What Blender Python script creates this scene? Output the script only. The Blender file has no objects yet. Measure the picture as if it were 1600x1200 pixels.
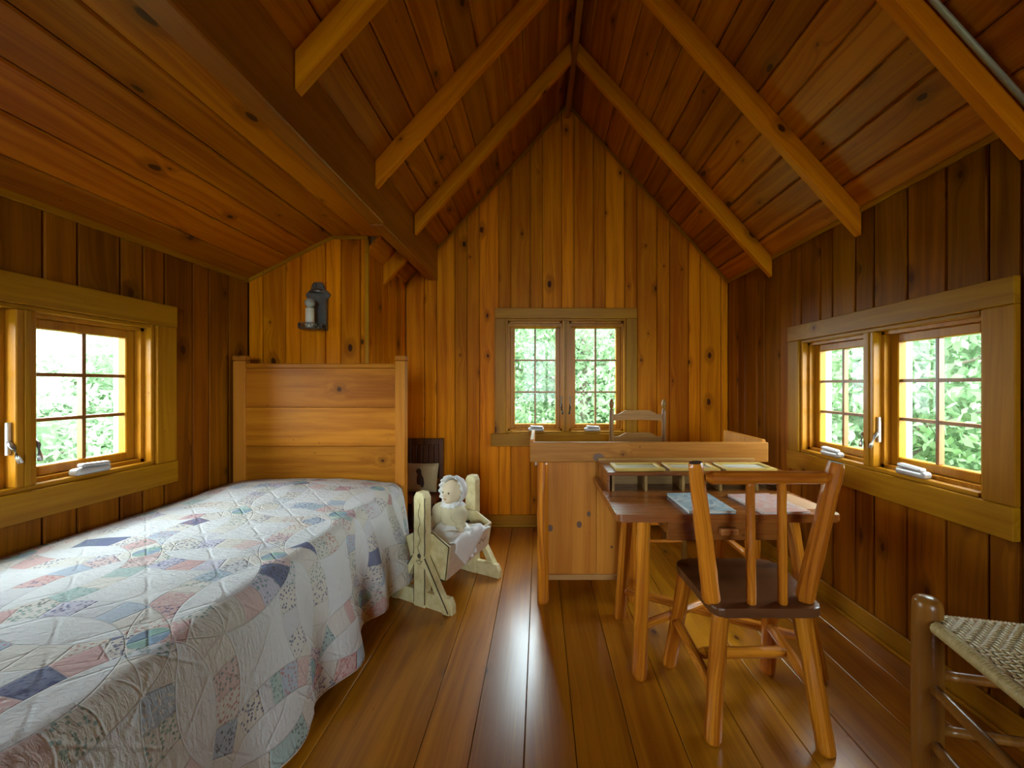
import bpy, bmesh, math, random
import numpy as np
from mathutils import Matrix, Vector, Euler, noise as mnoise

random.seed(7)
PI = math.pi
SC = bpy.context.scene
COL = SC.collection

# ------------------------------------------------------------------ camera
H = 1.2
cam_d = bpy.data.cameras.new('camera')
cam = bpy.data.objects.new('camera', cam_d)
COL.objects.link(cam)
cam.location = (0, 0, H)
cam.rotation_euler = (PI / 2, 0, 0)
cam_d.sensor_fit = 'HORIZONTAL'
cam_d.sensor_width = 36.0
cam_d.lens = 620.0 / 1600.0 * 36.0
cam_d.shift_x = -43.0 / 1600.0
cam_d.shift_y = 1.0 / 1600.0
cam_d.clip_start = 0.02
cam_d.clip_end = 300
SC.camera = cam

# ------------------------------------------------------------------ world, light, exposure
SKY_STRENGTH = 11.0
world = bpy.data.worlds.new('world')
SC.world = world
world.use_nodes = True
wn = world.node_tree
bg = wn.nodes['Background']
bg.inputs['Color'].default_value = (0.80, 0.91, 1.0, 1)
bg.inputs['Strength'].default_value = SKY_STRENGTH
vs = SC.view_settings
vs.view_transform = 'Standard'
vs.look = 'None'
vs.gamma = 1.0
vs.use_curve_mapping = False
vs.exposure = 1.62
try:
    cy = SC.cycles
    cy.use_denoising = True
    cy.max_bounces = 9
    cy.diffuse_bounces = 5
    cy.adaptive_threshold = .04
    cy.glossy_bounces = 4
    cy.transparent_max_bounces = 16
    cy.sample_clamp_indirect = 6.0
    cy.caustics_reflective = False
    cy.caustics_refractive = False
except Exception:
    pass


def portal(loc, rot, sx, sy):
    d = bpy.data.lights.new('window_daylight_portal', 'AREA')
    d.shape = 'RECTANGLE'
    d.size = sx
    d.size_y = sy
    d.cycles.is_portal = True
    o = bpy.data.objects.new('window_daylight_portal', d)
    o.location = loc
    o.rotation_euler = rot
    COL.objects.link(o)


# room numbers (metres)
YB = 3.37          # gable wall
YA = 2.608         # bed alcove end wall
XR = 1.603         # right wall
XL = -1.914        # alcove left wall
XT = -1.136        # return wall beside the alcove
YF = -6.0         # wall behind the camera
RX, RZ = 0.239, 3.586   # ridge
SL = 1.108         # roof slope
BX0, BX1, BZ = -0.945, -0.86, 2.09   # header beam
KX, KZ, LZ = -1.36, 2.175, 1.888     # alcove ceiling: knee x, flat height, left eave


def roof_z(x):
    return RZ - SL * abs(x - RX)


# window openings  (u along wall, z)
WB = (-0.288, 0.734, 0.787, 1.76)     # gable wall, u = x
WR = (1.42, 2.43, 0.79, 1.47)         # right wall, u = y
WL = (0.98, 1.968, 0.805, 1.495)      # left wall, u = y
WD = (-0.58, 1.06, 0.60, 2.66)        # large window behind the camera, u = x

portal(((WB[0] + WB[1]) / 2, YB + .15, (WB[2] + WB[3]) / 2), (-PI / 2, 0, 0), WB[1] - WB[0], WB[3] - WB[2])
portal((XR + .15, (WR[0] + WR[1]) / 2, (WR[2] + WR[3]) / 2), (0, PI / 2, 0), WR[3] - WR[2], WR[1] - WR[0])
portal((XL - .15, (WL[0] + WL[1]) / 2, (WL[2] + WL[3]) / 2), (0, -PI / 2, 0), WL[3] - WL[2], WL[1] - WL[0])
portal(((WD[0] + WD[1]) / 2, YF - .15, (WD[2] + WD[3]) / 2), (PI / 2, 0, 0), WD[1] - WD[0], WD[3] - WD[2])


# ------------------------------------------------------------------ node helpers
class V:
    """a float socket with operators"""
    nt = None

    def __init__(self, s):
        self.s = s

    @staticmethod
    def m(op, a, b=None, c=None):
        n = V.nt.nodes.new('ShaderNodeMath')
        n.operation = op
        for i, x in enumerate((a, b, c)):
            if x is None:
                continue
            if isinstance(x, V):
                V.nt.links.new(x.s, n.inputs[i])
            else:
                n.inputs[i].default_value = float(x)
        return V(n.outputs[0])

    def __add__(s, o): return V.m('ADD', s, o)
    def __radd__(s, o): return V.m('ADD', o, s)
    def __sub__(s, o): return V.m('SUBTRACT', s, o)
    def __rsub__(s, o): return V.m('SUBTRACT', o, s)
    def __mul__(s, o): return V.m('MULTIPLY', s, o)
    def __rmul__(s, o): return V.m('MULTIPLY', o, s)
    def __truediv__(s, o): return V.m('DIVIDE', s, o)
    def lt(s, o): return V.m('LESS_THAN', s, o)
    def gt(s, o): return V.m('GREATER_THAN', s, o)
    def floor(s): return V.m('FLOOR', s)
    def abs(s): return V.m('ABSOLUTE', s)
    def sqrt(s): return V.m('SQRT', s)
    def sin(s): return V.m('SINE', s)
    def clamp(s):
        r = V.m('ADD', s, 0.0)
        r.s.node.use_clamp = True
        return r


def smooth(x, a, b):
    n = V.nt.nodes.new('ShaderNodeMapRange')
    n.interpolation_type = 'SMOOTHSTEP'
    V.nt.links.new(x.s, n.inputs['Value'])
    n.inputs['From Min'].default_value = a
    n.inputs['From Max'].default_value = b
    return V(n.outputs['Result'])


def comb(x, y, z):
    n = V.nt.nodes.new('ShaderNodeCombineXYZ')
    for i, k in enumerate((x, y, z)):
        if isinstance(k, V):
            V.nt.links.new(k.s, n.inputs[i])
        else:
            n.inputs[i].default_value = float(k)
    return n.outputs[0]


def sep(s):
    n = V.nt.nodes.new('ShaderNodeSeparateXYZ')
    V.nt.links.new(s, n.inputs[0])
    return V(n.outputs[0]), V(n.outputs[1]), V(n.outputs[2])


def noise(vec, scale=1.0, detail=2.0, rough=.5, dist=0.0):
    n = V.nt.nodes.new('ShaderNodeTexNoise')
    V.nt.links.new(vec, n.inputs['Vector'])
    n.inputs['Scale'].default_value = scale
    n.inputs['Detail'].default_value = detail
    n.inputs['Roughness'].default_value = rough
    n.inputs['Distortion'].default_value = dist
    return V(n.outputs[0])


def mixc(f, a, b, mode='MIX'):
    n = V.nt.nodes.new('ShaderNodeMix')
    n.data_type = 'RGBA'
    n.blend_type = mode
    n.clamp_factor = True
    if isinstance(f, V):
        V.nt.links.new(f.s, n.inputs[0])
    else:
        n.inputs[0].default_value = f
    for i, x in ((6, a), (7, b)):
        if isinstance(x, (tuple, list)):
            n.inputs[i].default_value = (x[0], x[1], x[2], 1)
        else:
            V.nt.links.new(x, n.inputs[i])
    return n.outputs[2]


def ramp(f, stops, constant=False):
    n = V.nt.nodes.new('ShaderNodeValToRGB')
    cr = n.color_ramp
    cr.interpolation = 'CONSTANT' if constant else 'LINEAR'
    while len(cr.elements) < len(stops):
        cr.elements.new(0.5)
    for e, (p, c) in zip(cr.elements, stops):
        e.position = p
        e.color = (c[0], c[1], c[2], 1)
    V.nt.links.new(f.s, n.inputs[0])
    return n.outputs[0]


def new_mat(name):
    m = bpy.data.materials.new(name)
    m.use_nodes = True
    V.nt = m.node_tree
    return m, m.node_tree.nodes['Principled BSDF']


def setin(b, key, v):
    if isinstance(v, V):
        V.nt.links.new(v.s, b.inputs[key])
    elif isinstance(v, (int, float)):
        b.inputs[key].default_value = v
    elif isinstance(v, tuple):
        b.inputs[key].default_value = (v[0], v[1], v[2], 1)
    else:
        V.nt.links.new(v, b.inputs[key])


def bump(b, h, strength=.3, dist=.01):
    n = V.nt.nodes.new('ShaderNodeBump')
    n.inputs['Strength'].default_value = strength
    n.inputs['Distance'].default_value = dist
    V.nt.links.new(h.s, n.inputs['Height'])
    V.nt.links.new(n.outputs[0], b.inputs['Normal'])


def objcoord():
    n = V.nt.nodes.new('ShaderNodeTexCoord')
    return n.outputs['Object'], n.outputs['UV']


def objrand():
    n = V.nt.nodes.new('ShaderNodeObjectInfo')
    return V(n.outputs['Random'])


_wood = {}


def wood(light, dark, knots=1.0, rough=.38, axis='z', vary=.22, coat=0.0, grain=1.0, knot_size=1.0, knotcol=(.075, .018, .003), spec=.32):
    key = (light, dark, knots, rough, axis, vary, coat, grain, knot_size, knotcol, spec)
    if key in _wood:
        return _wood[key]
    m, b = new_mat('pine_wood')
    oc, _ = objcoord()
    x, y, z = sep(oc)
    if axis == 'x':
        x, y, z = y, z, x
    elif axis == 'y':
        x, y, z = x, z, y
    r = objrand()
    x = x + r * 13.7
    y = y + r * 5.3
    z = z + r * 41.0
    # knots: one candidate per cell across the face
    vo = V.nt.nodes.new('ShaderNodeTexVoronoi')
    vo.voronoi_dimensions = '2D'
    vo.feature = 'F1'
    V.nt.links.new(comb((x + y * .6) * 5.2, z * 3.0, 0), vo.inputs['Vector'])
    vo.inputs['Scale'].default_value = 1.0
    vo.inputs['Randomness'].default_value = 1.0
    d = V(vo.outputs['Distance'])
    cr, cg, cb = sep(vo.outputs['Color'])
    rad = (cr * cr * .075 + .012) * cg.gt(1.0 - .42 * knots) * knot_size
    wob = noise(comb(x * 60, y * 60, z * 40), 1, 2)
    dd = d + (wob - .5) * .05
    knot = smooth(dd - rad, .022, -.012)
    halo = smooth(dd - rad * 2.6, .10, -.05) * rad.gt(.005)
    bend = V.m('EXPONENT', d * -9.0) * rad.gt(.005) * .07
    wave = noise(comb(x * 5, y * 5, z * 1.1), 1, 2)
    gx = x + bend + (wave - .5) * .09
    fine = noise(comb(gx * 120 * grain, y * 90, z * 3.0), 1, 5, .6)
    rings = noise(comb(gx * 26 * grain, y * 18, z * .8), 1, 3, .55, .5)
    broad = noise(comb(x * 3, y * 3, z * 1.2), 1, 2)
    t = rings * .65 + fine * .30 + broad * .35 - .15
    t = smooth(t, .34, .66)
    c = mixc(t, dark, light)
    c = mixc(halo * .55, c, tuple(v * .55 for v in dark))
    c = mixc(knot, c, knotcol)
    hs = V.nt.nodes.new('ShaderNodeHueSaturation')
    V.nt.links.new(c, hs.inputs['Color'])
    rb = V.m('FRACT', r * 17.31)
    rh = V.m('FRACT', r * 7.77)
    V.nt.links.new((rb * (2 * vary) + (1 - vary)).s, hs.inputs['Value'])
    V.nt.links.new((rh * .007 + .4965).s, hs.inputs['Hue'])
    setin(b, 'Base Color', hs.outputs[0])
    setin(b, 'Roughness', fine * .16 + (rough - .08))
    setin(b, 'Specular IOR Level', spec)
    if coat:
        setin(b, 'Coat Weight', coat)
        setin(b, 'Coat Roughness', .22)
    bump(b, fine * .5 + rings * .5 - knot * .4, .12, .004)
    _wood[key] = m
    return m


def plain(name, col, rough=.5, metal=0.0, var=.0, scale=30, bumpy=0.0):
    m, b = new_mat(name)
    oc, _ = objcoord()
    n = noise(oc, scale, 3)
    if var:
        setin(b, 'Base Color', mixc(n, tuple(v * (1 - var) for v in col), tuple(min(1, v * (1 + var)) for v in col)))
    else:
        setin(b, 'Base Color', col)
    setin(b, 'Roughness', rough)
    setin(b, 'Metallic', metal)
    if bumpy:
        bump(b, n, bumpy, .01)
    return m


# palette
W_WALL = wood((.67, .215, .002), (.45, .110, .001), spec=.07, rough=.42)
W_WALL_SHADED = wood((.30, .096, .002), (.17, .045, .001), spec=.10, rough=.42)        # same pine as the gable; the side walls' shade is put into the colour
W_ROOF = wood((.49, .150, .002), (.30, .070, .001), spec=.16)
W_TRIM = wood((.40, .175, .005), (.29, .112, .003), knots=.12, vary=.08, spec=.14)
W_TRIMX = wood((.40, .175, .005), (.29, .112, .003), knots=.12, vary=.08, axis='x', spec=.14)
W_SASH = wood((.46, .195, .010), (.35, .130, .005), knots=0, vary=.05, rough=.3, spec=.14)
W_RAFT = wood((.72, .235, .003), (.54, .150, .0015), knots=.5, vary=.10, spec=.07)
W_BEAM = wood((.36, .110, .008), (.24, .064, .004), knots=.4, vary=.10, spec=.14)
W_FLOOR = wood((.47, .178, .006), (.30, .095, .003), rough=.32, knots=.6, vary=.11, coat=.55)
W_HEAD = wood((.48, .165, .009), (.30, .085, .004), knots=.6, vary=.12, axis='x', knot_size=.8, spec=.14)
W_HEADZ = wood((.48, .175, .018), (.34, .105, .009), knots=.2, vary=.08, spec=.14)
W_LOG = wood((.68, .235, .014), (.33, .078, .004), knots=1.0, vary=.10, rough=.30, coat=.3, grain=2.6, knot_size=.8)
W_DARK = wood((.15, .055, .018), (.105, .036, .011), knots=.2, vary=.08, axis='x', rough=.36, coat=.12)
W_DESK = wood((.29, .090, .013), (.18, .048, .006), knots=.25, vary=.08, axis='x', rough=.28, coat=.4)
W_PANEL = wood((.58, .225, .030), (.44, .145, .016), knots=.8, vary=.08, knot_size=1.3, spec=.14)
W_PANELX = wood((.40, .150, .024), (.26, .085, .012), knots=.6, vary=.08, axis='x', knot_size=1.3, spec=.14)
W_CHAIRB = wood((.26, .120, .020), (.15, .060, .009), knots=.1, vary=.05)
W_CHAIRBX = wood((.30, .140, .024), (.18, .075, .011), knots=.1, vary=.05, axis='x')
W_OLD = wood((.10, .034, .009), (.05, .015, .004), knots=.2, vary=.05)
M_ENDG = plain('end_grain', (.055, .026, .012), .55, var=.35, scale=60)
M_EXTF = plain('exterior_frame_paint', (.17, .18, .18), .5, var=.04)
W_MUNT = wood((.30, .125, .028), (.20, .075, .014), knots=0, vary=.05, rough=.3)
M_STEEL = plain('brushed_metal', (.62, .60, .58), .32, .85, var=.06)
M_WHITEM = plain('painted_metal', (.50, .49, .47), .35, .35, var=.05)
M_PEWTER = plain('pewter', (.17, .165, .155), .42, .75, var=.25, scale=40, bumpy=.15)
M_BRONZE = plain('dark_metal', (.10, .08, .055), .4, .8, var=.2)
M_SHELL = plain('building_shell', (.20, .10, .04), .9, var=.2)
M_CONDUIT = plain('grey_conduit', (.34, .32, .26), .5, .1, var=.1)

# glass: thin, clear, with a sheen at a slant
M_GLASS, _b = new_mat('window_glass')
_nt = V.nt
_tr = _nt.nodes.new('ShaderNodeBsdfTransparent')
_tr.inputs[0].default_value = (.93, .96, .94, 1)
_gl = _nt.nodes.new('ShaderNodeBsdfGlossy')
_gl.inputs['Roughness'].default_value = .02
_lw = _nt.nodes.new('ShaderNodeLayerWeight')
_lw.inputs['Blend'].default_value = .5
_fa = V.m('POWER', V(_lw.outputs['Facing']), 5.0) * .5 + .008
_mx = _nt.nodes.new('ShaderNodeMixShader')
_nt.links.new(_fa.s, _mx.inputs[0])
_nt.links.new(_tr.outputs[0], _mx.inputs[1])
_nt.links.new(_gl.outputs[0], _mx.inputs[2])
_nt.links.new(_mx.outputs[0], _nt.nodes['Material Output'].inputs[0])
_nt.nodes.remove(_b)

# ------------------------------------------------------------------ object helpers
WM = {}


def mesh_of(verts, faces, smooth_=False, name='mesh'):
    me = bpy.data.meshes.new(name)
    me.from_pydata([tuple(v) for v in verts], [], faces)
    if smooth_:
        me.polygons.foreach_set('use_smooth', [True] * len(me.polygons))
    me.update()
    return me


def put(name, me, mat, parent=None, M=None, kind=None, label=None, cat=None, group=None):
    """link a mesh as one object; M is its world matrix"""
    o = bpy.data.objects.new(name, me)
    COL.objects.link(o)
    if mat is not None and len(me.materials) == 0:
        for mm in (mat if isinstance(mat, (list, tuple)) else [mat]):
            me.materials.append(mm)
    M = M or Matrix.Identity(4)
    WM[o.name] = M.copy()
    if parent is not None:
        o.parent = parent
        o.matrix_local = WM[parent.name].inverted() @ M
    else:
        o.matrix_local = M
    tag(o, label, cat, group, kind)
    return o


def tag(o, label=None, cat=None, group=None, kind=None):
    if label: o['label'] = label
    if cat: o['category'] = cat
    if group: o['group'] = group
    if kind: o['kind'] = kind


def empty(name, loc=(0, 0, 0), rz=0.0, label=None, cat=None, group=None, kind=None):
    o = bpy.data.objects.new(name, None)
    COL.objects.link(o)
    M = Matrix.Translation(loc) @ Matrix.Rotation(rz, 4, 'Z')
    o.matrix_local = M
    o.empty_display_size = .1
    WM[o.name] = M
    tag(o, label, cat, group, kind)
    return o


def axes(x, y, z, org):
    M = Matrix.Identity(4)
    for i, a in enumerate((x, y, z)):
        for j in range(3):
            M[j][i] = a[j]
    for j in range(3):
        M[j][3] = org[j]
    return M


def fix_normals(me):
    bm = bmesh.new()
    bm.from_mesh(me)
    bmesh.ops.recalc_face_normals(bm, faces=bm.faces)
    bm.to_mesh(me)
    bm.free()
    return me


def box_mesh(x0, x1, y0, y1, z0, z1, bev=0.0, seg=1):
    bm = bmesh.new()
    bmesh.ops.create_cube(bm, size=1)
    for v in bm.verts:
        v.co = ((x0 + x1) / 2 + v.co.x * (x1 - x0), (y0 + y1) / 2 + v.co.y * (y1 - y0), (z0 + z1) / 2 + v.co.z * (z1 - z0))
    if bev:
        bmesh.ops.bevel(bm, geom=bm.edges[:], offset=bev, segments=seg, affect='EDGES', profile=.5)
    me = bpy.data.meshes.new('box')
    bm.to_mesh(me)
    bm.free()
    return me


def box(name, x0, x1, y0, y1, z0, z1, mat, parent=None, M=None, bev=.003, seg=1, **kw):
    """box given in the frame M; origin moved to its centre so that the grain is its own"""
    c = Vector(((x0 + x1) / 2, (y0 + y1) / 2, (z0 + z1) / 2))
    me = box_mesh(x0 - c.x, x1 - c.x, y0 - c.y, y1 - c.y, z0 - c.z, z1 - c.z, bev, seg)
    MM = (M or Matrix.Identity(4)) @ Matrix.Translation(c)
    return put(name, me, mat, parent, MM, **kw)


def plank_mesh(w, t, zb, zt, c=.004, breaks=()):
    """board: x across, y depth (front face at y = 0, back at -t), z along; zb/zt functions of x"""
    xs = [(-w / 2, -c), (-w / 2 + c, 0)] + [(bx, 0) for bx in sorted(breaks) if -w / 2 + 2 * c < bx < w / 2 - 2 * c] + [(w / 2 - c, 0), (w / 2, -c)]
    n = len(xs)
    vs_ = []
    for x, yf in xs:
        vs_ += [(x, yf, zb(x)), (x, yf, zt(x)), (x, -t, zb(x)), (x, -t, zt(x))]
    fs = []
    for i in range(n - 1):
        a, b = 4 * i, 4 * i + 4
        fs += [(a, a + 1, b + 1, b), (a + 2, b + 2, b + 3, a + 3), (a + 1, a + 3, b + 3, b + 1), (a, b, b + 2, a + 2)]
    e = 4 * (n - 1)
    fs += [(0, 2, 3, 1), (e, e + 1, e + 3, e + 2)]
    return fix_normals(mesh_of(vs_, fs))


def frame_pts(d):
    d = d.normalized()
    a = Vector((0, 0, 1)) if abs(d.z) < .9 else Vector((0, 1, 0))
    x = a.cross(d).normalized()
    y = d.cross(x)
    return x, y, d


def log(name, p0, p1, r0, r1, mat, parent=None, sides=11, rings=8, wob=.11, flat=True, taper0=0.0, taper1=0.0, seed=None, **kw):
    """a peeled log from p0 to p1, slightly uneven; taper = length of hewn pointed end"""
    p0, p1 = Vector(p0), Vector(p1)
    d = p1 - p0
    L = d.length
    rnd = random.Random(seed if seed is not None else hash((round(p0.x, 3), round(p0.z, 3), round(p1.x, 3), round(p1.y, 3))) & 0xffff)
    x, y, z = frame_pts(d)
    ts = []
    if taper0:
        ts += [(0, .45), (taper0 / L, 1)]
    else:
        ts += [(0, .86), (.012 / L, 1)]
    for i in range(1, rings):
        t = i / rings
        if taper0 / L + .04 < t < 1 - taper1 / L - .04:
            ts.append((t, 1))
    if taper1:
        ts += [(1 - taper1 / L, 1), (1, .45)]
    else:
        ts += [(1 - .012 / L, 1), (1, .86)]
    vs_, fs = [], []
    face = [1 + rnd.uniform(-.5, .5) * wob for _ in range(sides)]
    ox = oy = 0
    for k, (t, s) in enumerate(ts):
        r = (r0 + (r1 - r0) * t) * s
        if 0 < k < len(ts) - 1:
            ox, oy = rnd.uniform(-.3, .3) * wob * r0, rnd.uniform(-.3, .3) * wob * r0
        for j in range(sides):
            a = 2 * PI * j / sides
            q = r * face[j] * (1 + rnd.uniform(-.4, .4) * wob)
            vs_.append((q * math.cos(a) + ox, q * math.sin(a) + oy, t * L))
    for k in range(len(ts) - 1):
        for j in range(sides):
            j2 = (j + 1) % sides
            fs.append((k * sides + j, k * sides + j2, (k + 1) * sides + j2, (k + 1) * sides + j))
    fs.append(tuple(reversed(range(sides))))
    fs.append(tuple(range((len(ts) - 1) * sides, len(ts) * sides)))
    me = mesh_of(vs_, fs, not flat)
    me.materials.append(mat)
    me.materials.append(M_ENDG)
    for p in me.polygons[-2:]:
        p.material_index = 1
        p.use_smooth = False
    return put(name, me, None, parent, axes(x, y, z, p0), **kw)


def lathe_mesh(prof, n=24, fx=1.0, fy=1.0, cap=True):
    vs_, fs = [], []
    for r, z in prof:
        for j in range(n):
            a = 2 * PI * j / n
            vs_.append((r * math.cos(a) * fx, r * math.sin(a) * fy, z))
    for k in range(len(prof) - 1):
        for j in range(n):
            j2 = (j + 1) % n
            fs.append((k * n + j, k * n + j2, (k + 1) * n + j2, (k + 1) * n + j))
    if cap:
        fs.append(tuple(reversed(range(n))))
        fs.append(tuple(range((len(prof) - 1) * n, len(prof) * n)))
    return mesh_of(vs_, fs, True)


def prism_mesh(poly, y0, y1, bev=0.0):
    """outline in x,z pushed from y0 to y1"""
    n = len(poly)
    vs_ = [(p[0], y0, p[1]) for p in poly] + [(p[0], y1, p[1]) for p in poly]
    fs = [tuple(range(n)), tuple(reversed(range(n, 2 * n)))]
    for i in range(n):
        j = (i + 1) % n
        fs.append((i, i + n, j + n, j))
    me = fix_normals(mesh_of(vs_, fs))
    if bev:
        bm = bmesh.new()
        bm.from_mesh(me)
        bmesh.ops.bevel(bm, geom=bm.edges[:], offset=bev, segments=1, affect='EDGES', profile=.5)
        bm.to_mesh(me)
        bm.free()
    return me


def tube_mesh(pts, r, n=6):
    pts = [Vector(p) for p in pts]
    vs_, fs = [], []
    for k, p in enumerate(pts):
        d = (pts[min(k + 1, len(pts) - 1)] - pts[max(k - 1, 0)])
        x, y, z = frame_pts(d)
        for j in range(n):
            a = 2 * PI * j / n
            vs_.append(p + (x * math.cos(a) + y * math.sin(a)) * r)
    for k in range(len(pts) - 1):
        for j in range(n):
            j2 = (j + 1) % n
            fs.append((k * n + j, k * n + j2, (k + 1) * n + j2, (k + 1) * n + j))
    fs.append(tuple(reversed(range(n))))
    fs.append(tuple(range((len(pts) - 1) * n, len(pts) * n)))
    return mesh_of(vs_, fs, True)


def join_meshes(items, smooth_=None):
    """several meshes (mesh, matrix) into one mesh datablock"""
    bm = bmesh.new()
    for me, M in items:
        k = len(bm.verts)
        bm.from_mesh(me)
        bm.verts.ensure_lookup_table()
        for v in bm.verts[k:]:
            v.co = M @ v.co
    me = bpy.data.meshes.new('joined')
    bm.to_mesh(me)
    bm.free()
    return me


I4 = Matrix.Identity(4)
X_, Y_, Z_ = Vector((1, 0, 0)), Vector((0, 1, 0)), Vector((0, 0, 1))

# ------------------------------------------------------------------ room shell
floor = put('floor', box_mesh(XL - .2, XR + .2, YF - .2, YB + .2, -.2, -.022), M_SHELL, kind='structure',
            label='varnished wide pine plank floor', cat='floor')
BT = .018


def slab_with_hole(u0, u1, z0, z1, hole, t0, t1):
    """wall shell pieces in (u, depth, z), as one mesh"""
    a, b, c, d = hole
    it = []
    for (p, q, r, s) in ((u0, a, z0, z1), (b, u1, z0, z1), (a, b, z0, c), (a, b, d, z1)):
        it.append((box_mesh(p, q, t0, t1, r, s), I4))
    return join_meshes(it)


# frames of the walls: local x = along the wall (to the right, seen from inside), y = outward, z = up
F_BACK = axes(X_, Y_, Z_, (0, YB, 0))                       # u = world x
F_RIGHT = axes(-Y_, X_, Z_, (XR, 0, 0))                     # u = -world y
F_LEFT = axes(Y_, -X_, Z_, (XL, 0, 0))                      # u = world y
F_REAR = axes(-X_, -Y_, Z_, (0, YF, 0))                     # u = -world x
F_ALC = axes(X_, Y_, Z_, (0, YA, 0))
F_RET = axes(Y_, -X_, Z_, (XT, 0, 0))

wall_back = put('wall_back', slab_with_hole(XT - .25, XR + .2, -.2, 3.9, WB, BT, .15), M_SHELL, M=F_BACK, kind='structure',
                label='knotty pine gable wall with the tall window', cat='wall')
wall_right = put('wall_right', slab_with_hole(-YB - .2, -YF + .2, -.2, 2.25, (-WR[1], -WR[0], WR[2], WR[3]), BT, .15), M_SHELL, M=F_RIGHT,
                 kind='structure', label='shade-toned knotty pine side wall behind the desks', cat='wall')
wall_left = put('wall_left', slab_with_hole(YF - .2, YA + .2, -.2, 2.0, WL, BT, .15), M_SHELL, M=F_LEFT, kind='structure',
                label='knotty pine side wall beside the bed', cat='wall')
wall_front = put('wall_front', slab_with_hole(-XR - .2, -XL + .2, -.2, 3.9, (-WD[1], -WD[0], WD[2], WD[3]), BT, .15), M_SHELL, M=F_REAR,
                 kind='structure', label='pine wall behind the camera', cat='wall')
_poly = [(XL - .15, -.2), (XT - BT, -.2), (XT - BT, KZ + .12), (KX, KZ + .12), (XL - .15, LZ + .1)]
wall_alcove = put('wall_alcove', prism_mesh(_poly, YA + BT, YB + .15), M_SHELL, kind='structure',
                  label='pine end wall of the bed alcove with the candle sconce', cat='wall')


def edges_list(a, b, wide=.163, narrow=.105, start_wide=True, seed=1):
    rnd = random.Random(seed)
    e = [a]
    w = start_wide
    while e[-1] < b - .06:
        e.append(e[-1] + (wide if w else narrow) * rnd.uniform(.9, 1.1))
        w = not w
        if rnd.random() < .15:
            w = not w
    if b - e[-2] < .07 and len(e) > 2:
        e.pop()
    e[-1] = b
    return e


def panel_wall(parent, F, edges, top, hole=None, zb=.0, breaks=(), mat=W_WALL):
    """vertical boards over a wall frame; top(u) gives their upper end"""
    for u0, u1 in zip(edges[:-1], edges[1:]):
        pieces = []
        if hole and u1 > hole[0] and u0 < hole[1]:
            a, b, c, d = hole
            pieces.append((u0, u1, zb, c))
            pieces.append((u0, u1, d, None))
            if u0 < a - .01:
                pieces.append((u0, a, c, d))
            if u1 > b + .01:
                pieces.append((b, u1, c, d))
        else:
            pieces.append((u0, u1, zb, None))
        for p, q, r, s in pieces:
            g = .0035
            w = q - p - g
            cu = (p + q) / 2
            # plank front faces the room: x -> -u
            zt = (lambda x, s=s, cu=cu: s) if s is not None else (lambda x, cu=cu: top(cu - x))
            me = plank_mesh(w, BT, lambda x: r, zt, c=.006, breaks=[cu - bk for bk in breaks])
            M = F @ axes(-X_, -Y_, Z_, (cu, random.uniform(-.0015, .0015), 0))
            put('board', me, mat, parent, M)


gable_px = [634, 663, 682, 710.6, 729.6, 749, 779, 798, 828.5, 847.6, 877.6, 896.7, 927.5, 946, 976, 995.4, 1026.6, 1046.4, 1076, 1094.6, 1127, 1138.2]
gable_edges = [(p - 843) / 184.0 for p in gable_px]
gable_edges[0] = XT
gable_edges[-1] = XR
panel_wall(wall_back, F_BACK, gable_edges, lambda u: roof_z(u) + .02, WB, breaks=[RX])
panel_wall(wall_right, F_RIGHT, edges_list(-YB, -YF, seed=5), lambda u: 2.10, (-WR[1], -WR[0], WR[2], WR[3]), mat=W_WALL_SHADED)
panel_wall(wall_left, F_LEFT, edges_list(.75, YA, .16, .11, seed=9), lambda u: LZ + .03, WL, mat=W_WALL_SHADED)
panel_wall(wall_left, F_LEFT, [YF + .45 * i for i in range(16)], lambda u: LZ + .03, None, mat=W_WALL_SHADED)


def alc_top(u):
    return KZ + .01 if u > KX else LZ + (KZ - LZ) * (u - XL) / (KX - XL) + .01


alc_px = [388, 410, 446, 469, 508, 532, 563, 573]
alc_edges = [(p - 843) / 237.7 for p in alc_px]
alc_edges[0] = XL
alc_edges[-1] = XT
panel_wall(wall_alcove, F_ALC, alc_edges, alc_top, breaks=[KX])
panel_wall(wall_alcove, F_RET, [YA, 2.72, 2.88, 2.99, 3.15, 3.26, YB], lambda u: roof_z(XT) + .02)
panel_wall(wall_front, F_REAR, [-XR + .293 * i for i in range(13)], lambda u: (roof_z(-u) if -u > BX1 else 2.3), (-WD[1], -WD[0], WD[2], WD[3]))

# floor boards, grain along y
fl = [XL - .02, -1.60, -1.26, -.925, -.745, -.395, -.226, -.05, .119, .31, .48, .70, .88, 1.06, 1.28, 1.45, XR + .02]
for a, b in zip(fl[:-1], fl[1:]):
    w = b - a - .0025
    me = plank_mesh(w, .022, lambda x: YF, lambda x: YB, c=.0018)
    put('floorboard', me, W_FLOOR, floor, axes(-X_, Z_, Y_, ((a + b) / 2, 0, 0)))

# ------------------------------------------------------------------ ceiling
RT = .12
ceil_items = []
nR = Vector((-SL, 0, -1)).normalized()      # inward normal of right slope
nL = Vector((SL, 0, -1)).normalized()


def slope_prism(xa, xb, y0, y1):
    za, zb_ = roof_z(xa) + .03, roof_z(xb) + .03
    return prism_mesh([(xa, za), (xb, zb_), (xb, zb_ + .2), (xa, za + .2)], y0, y1)


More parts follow.
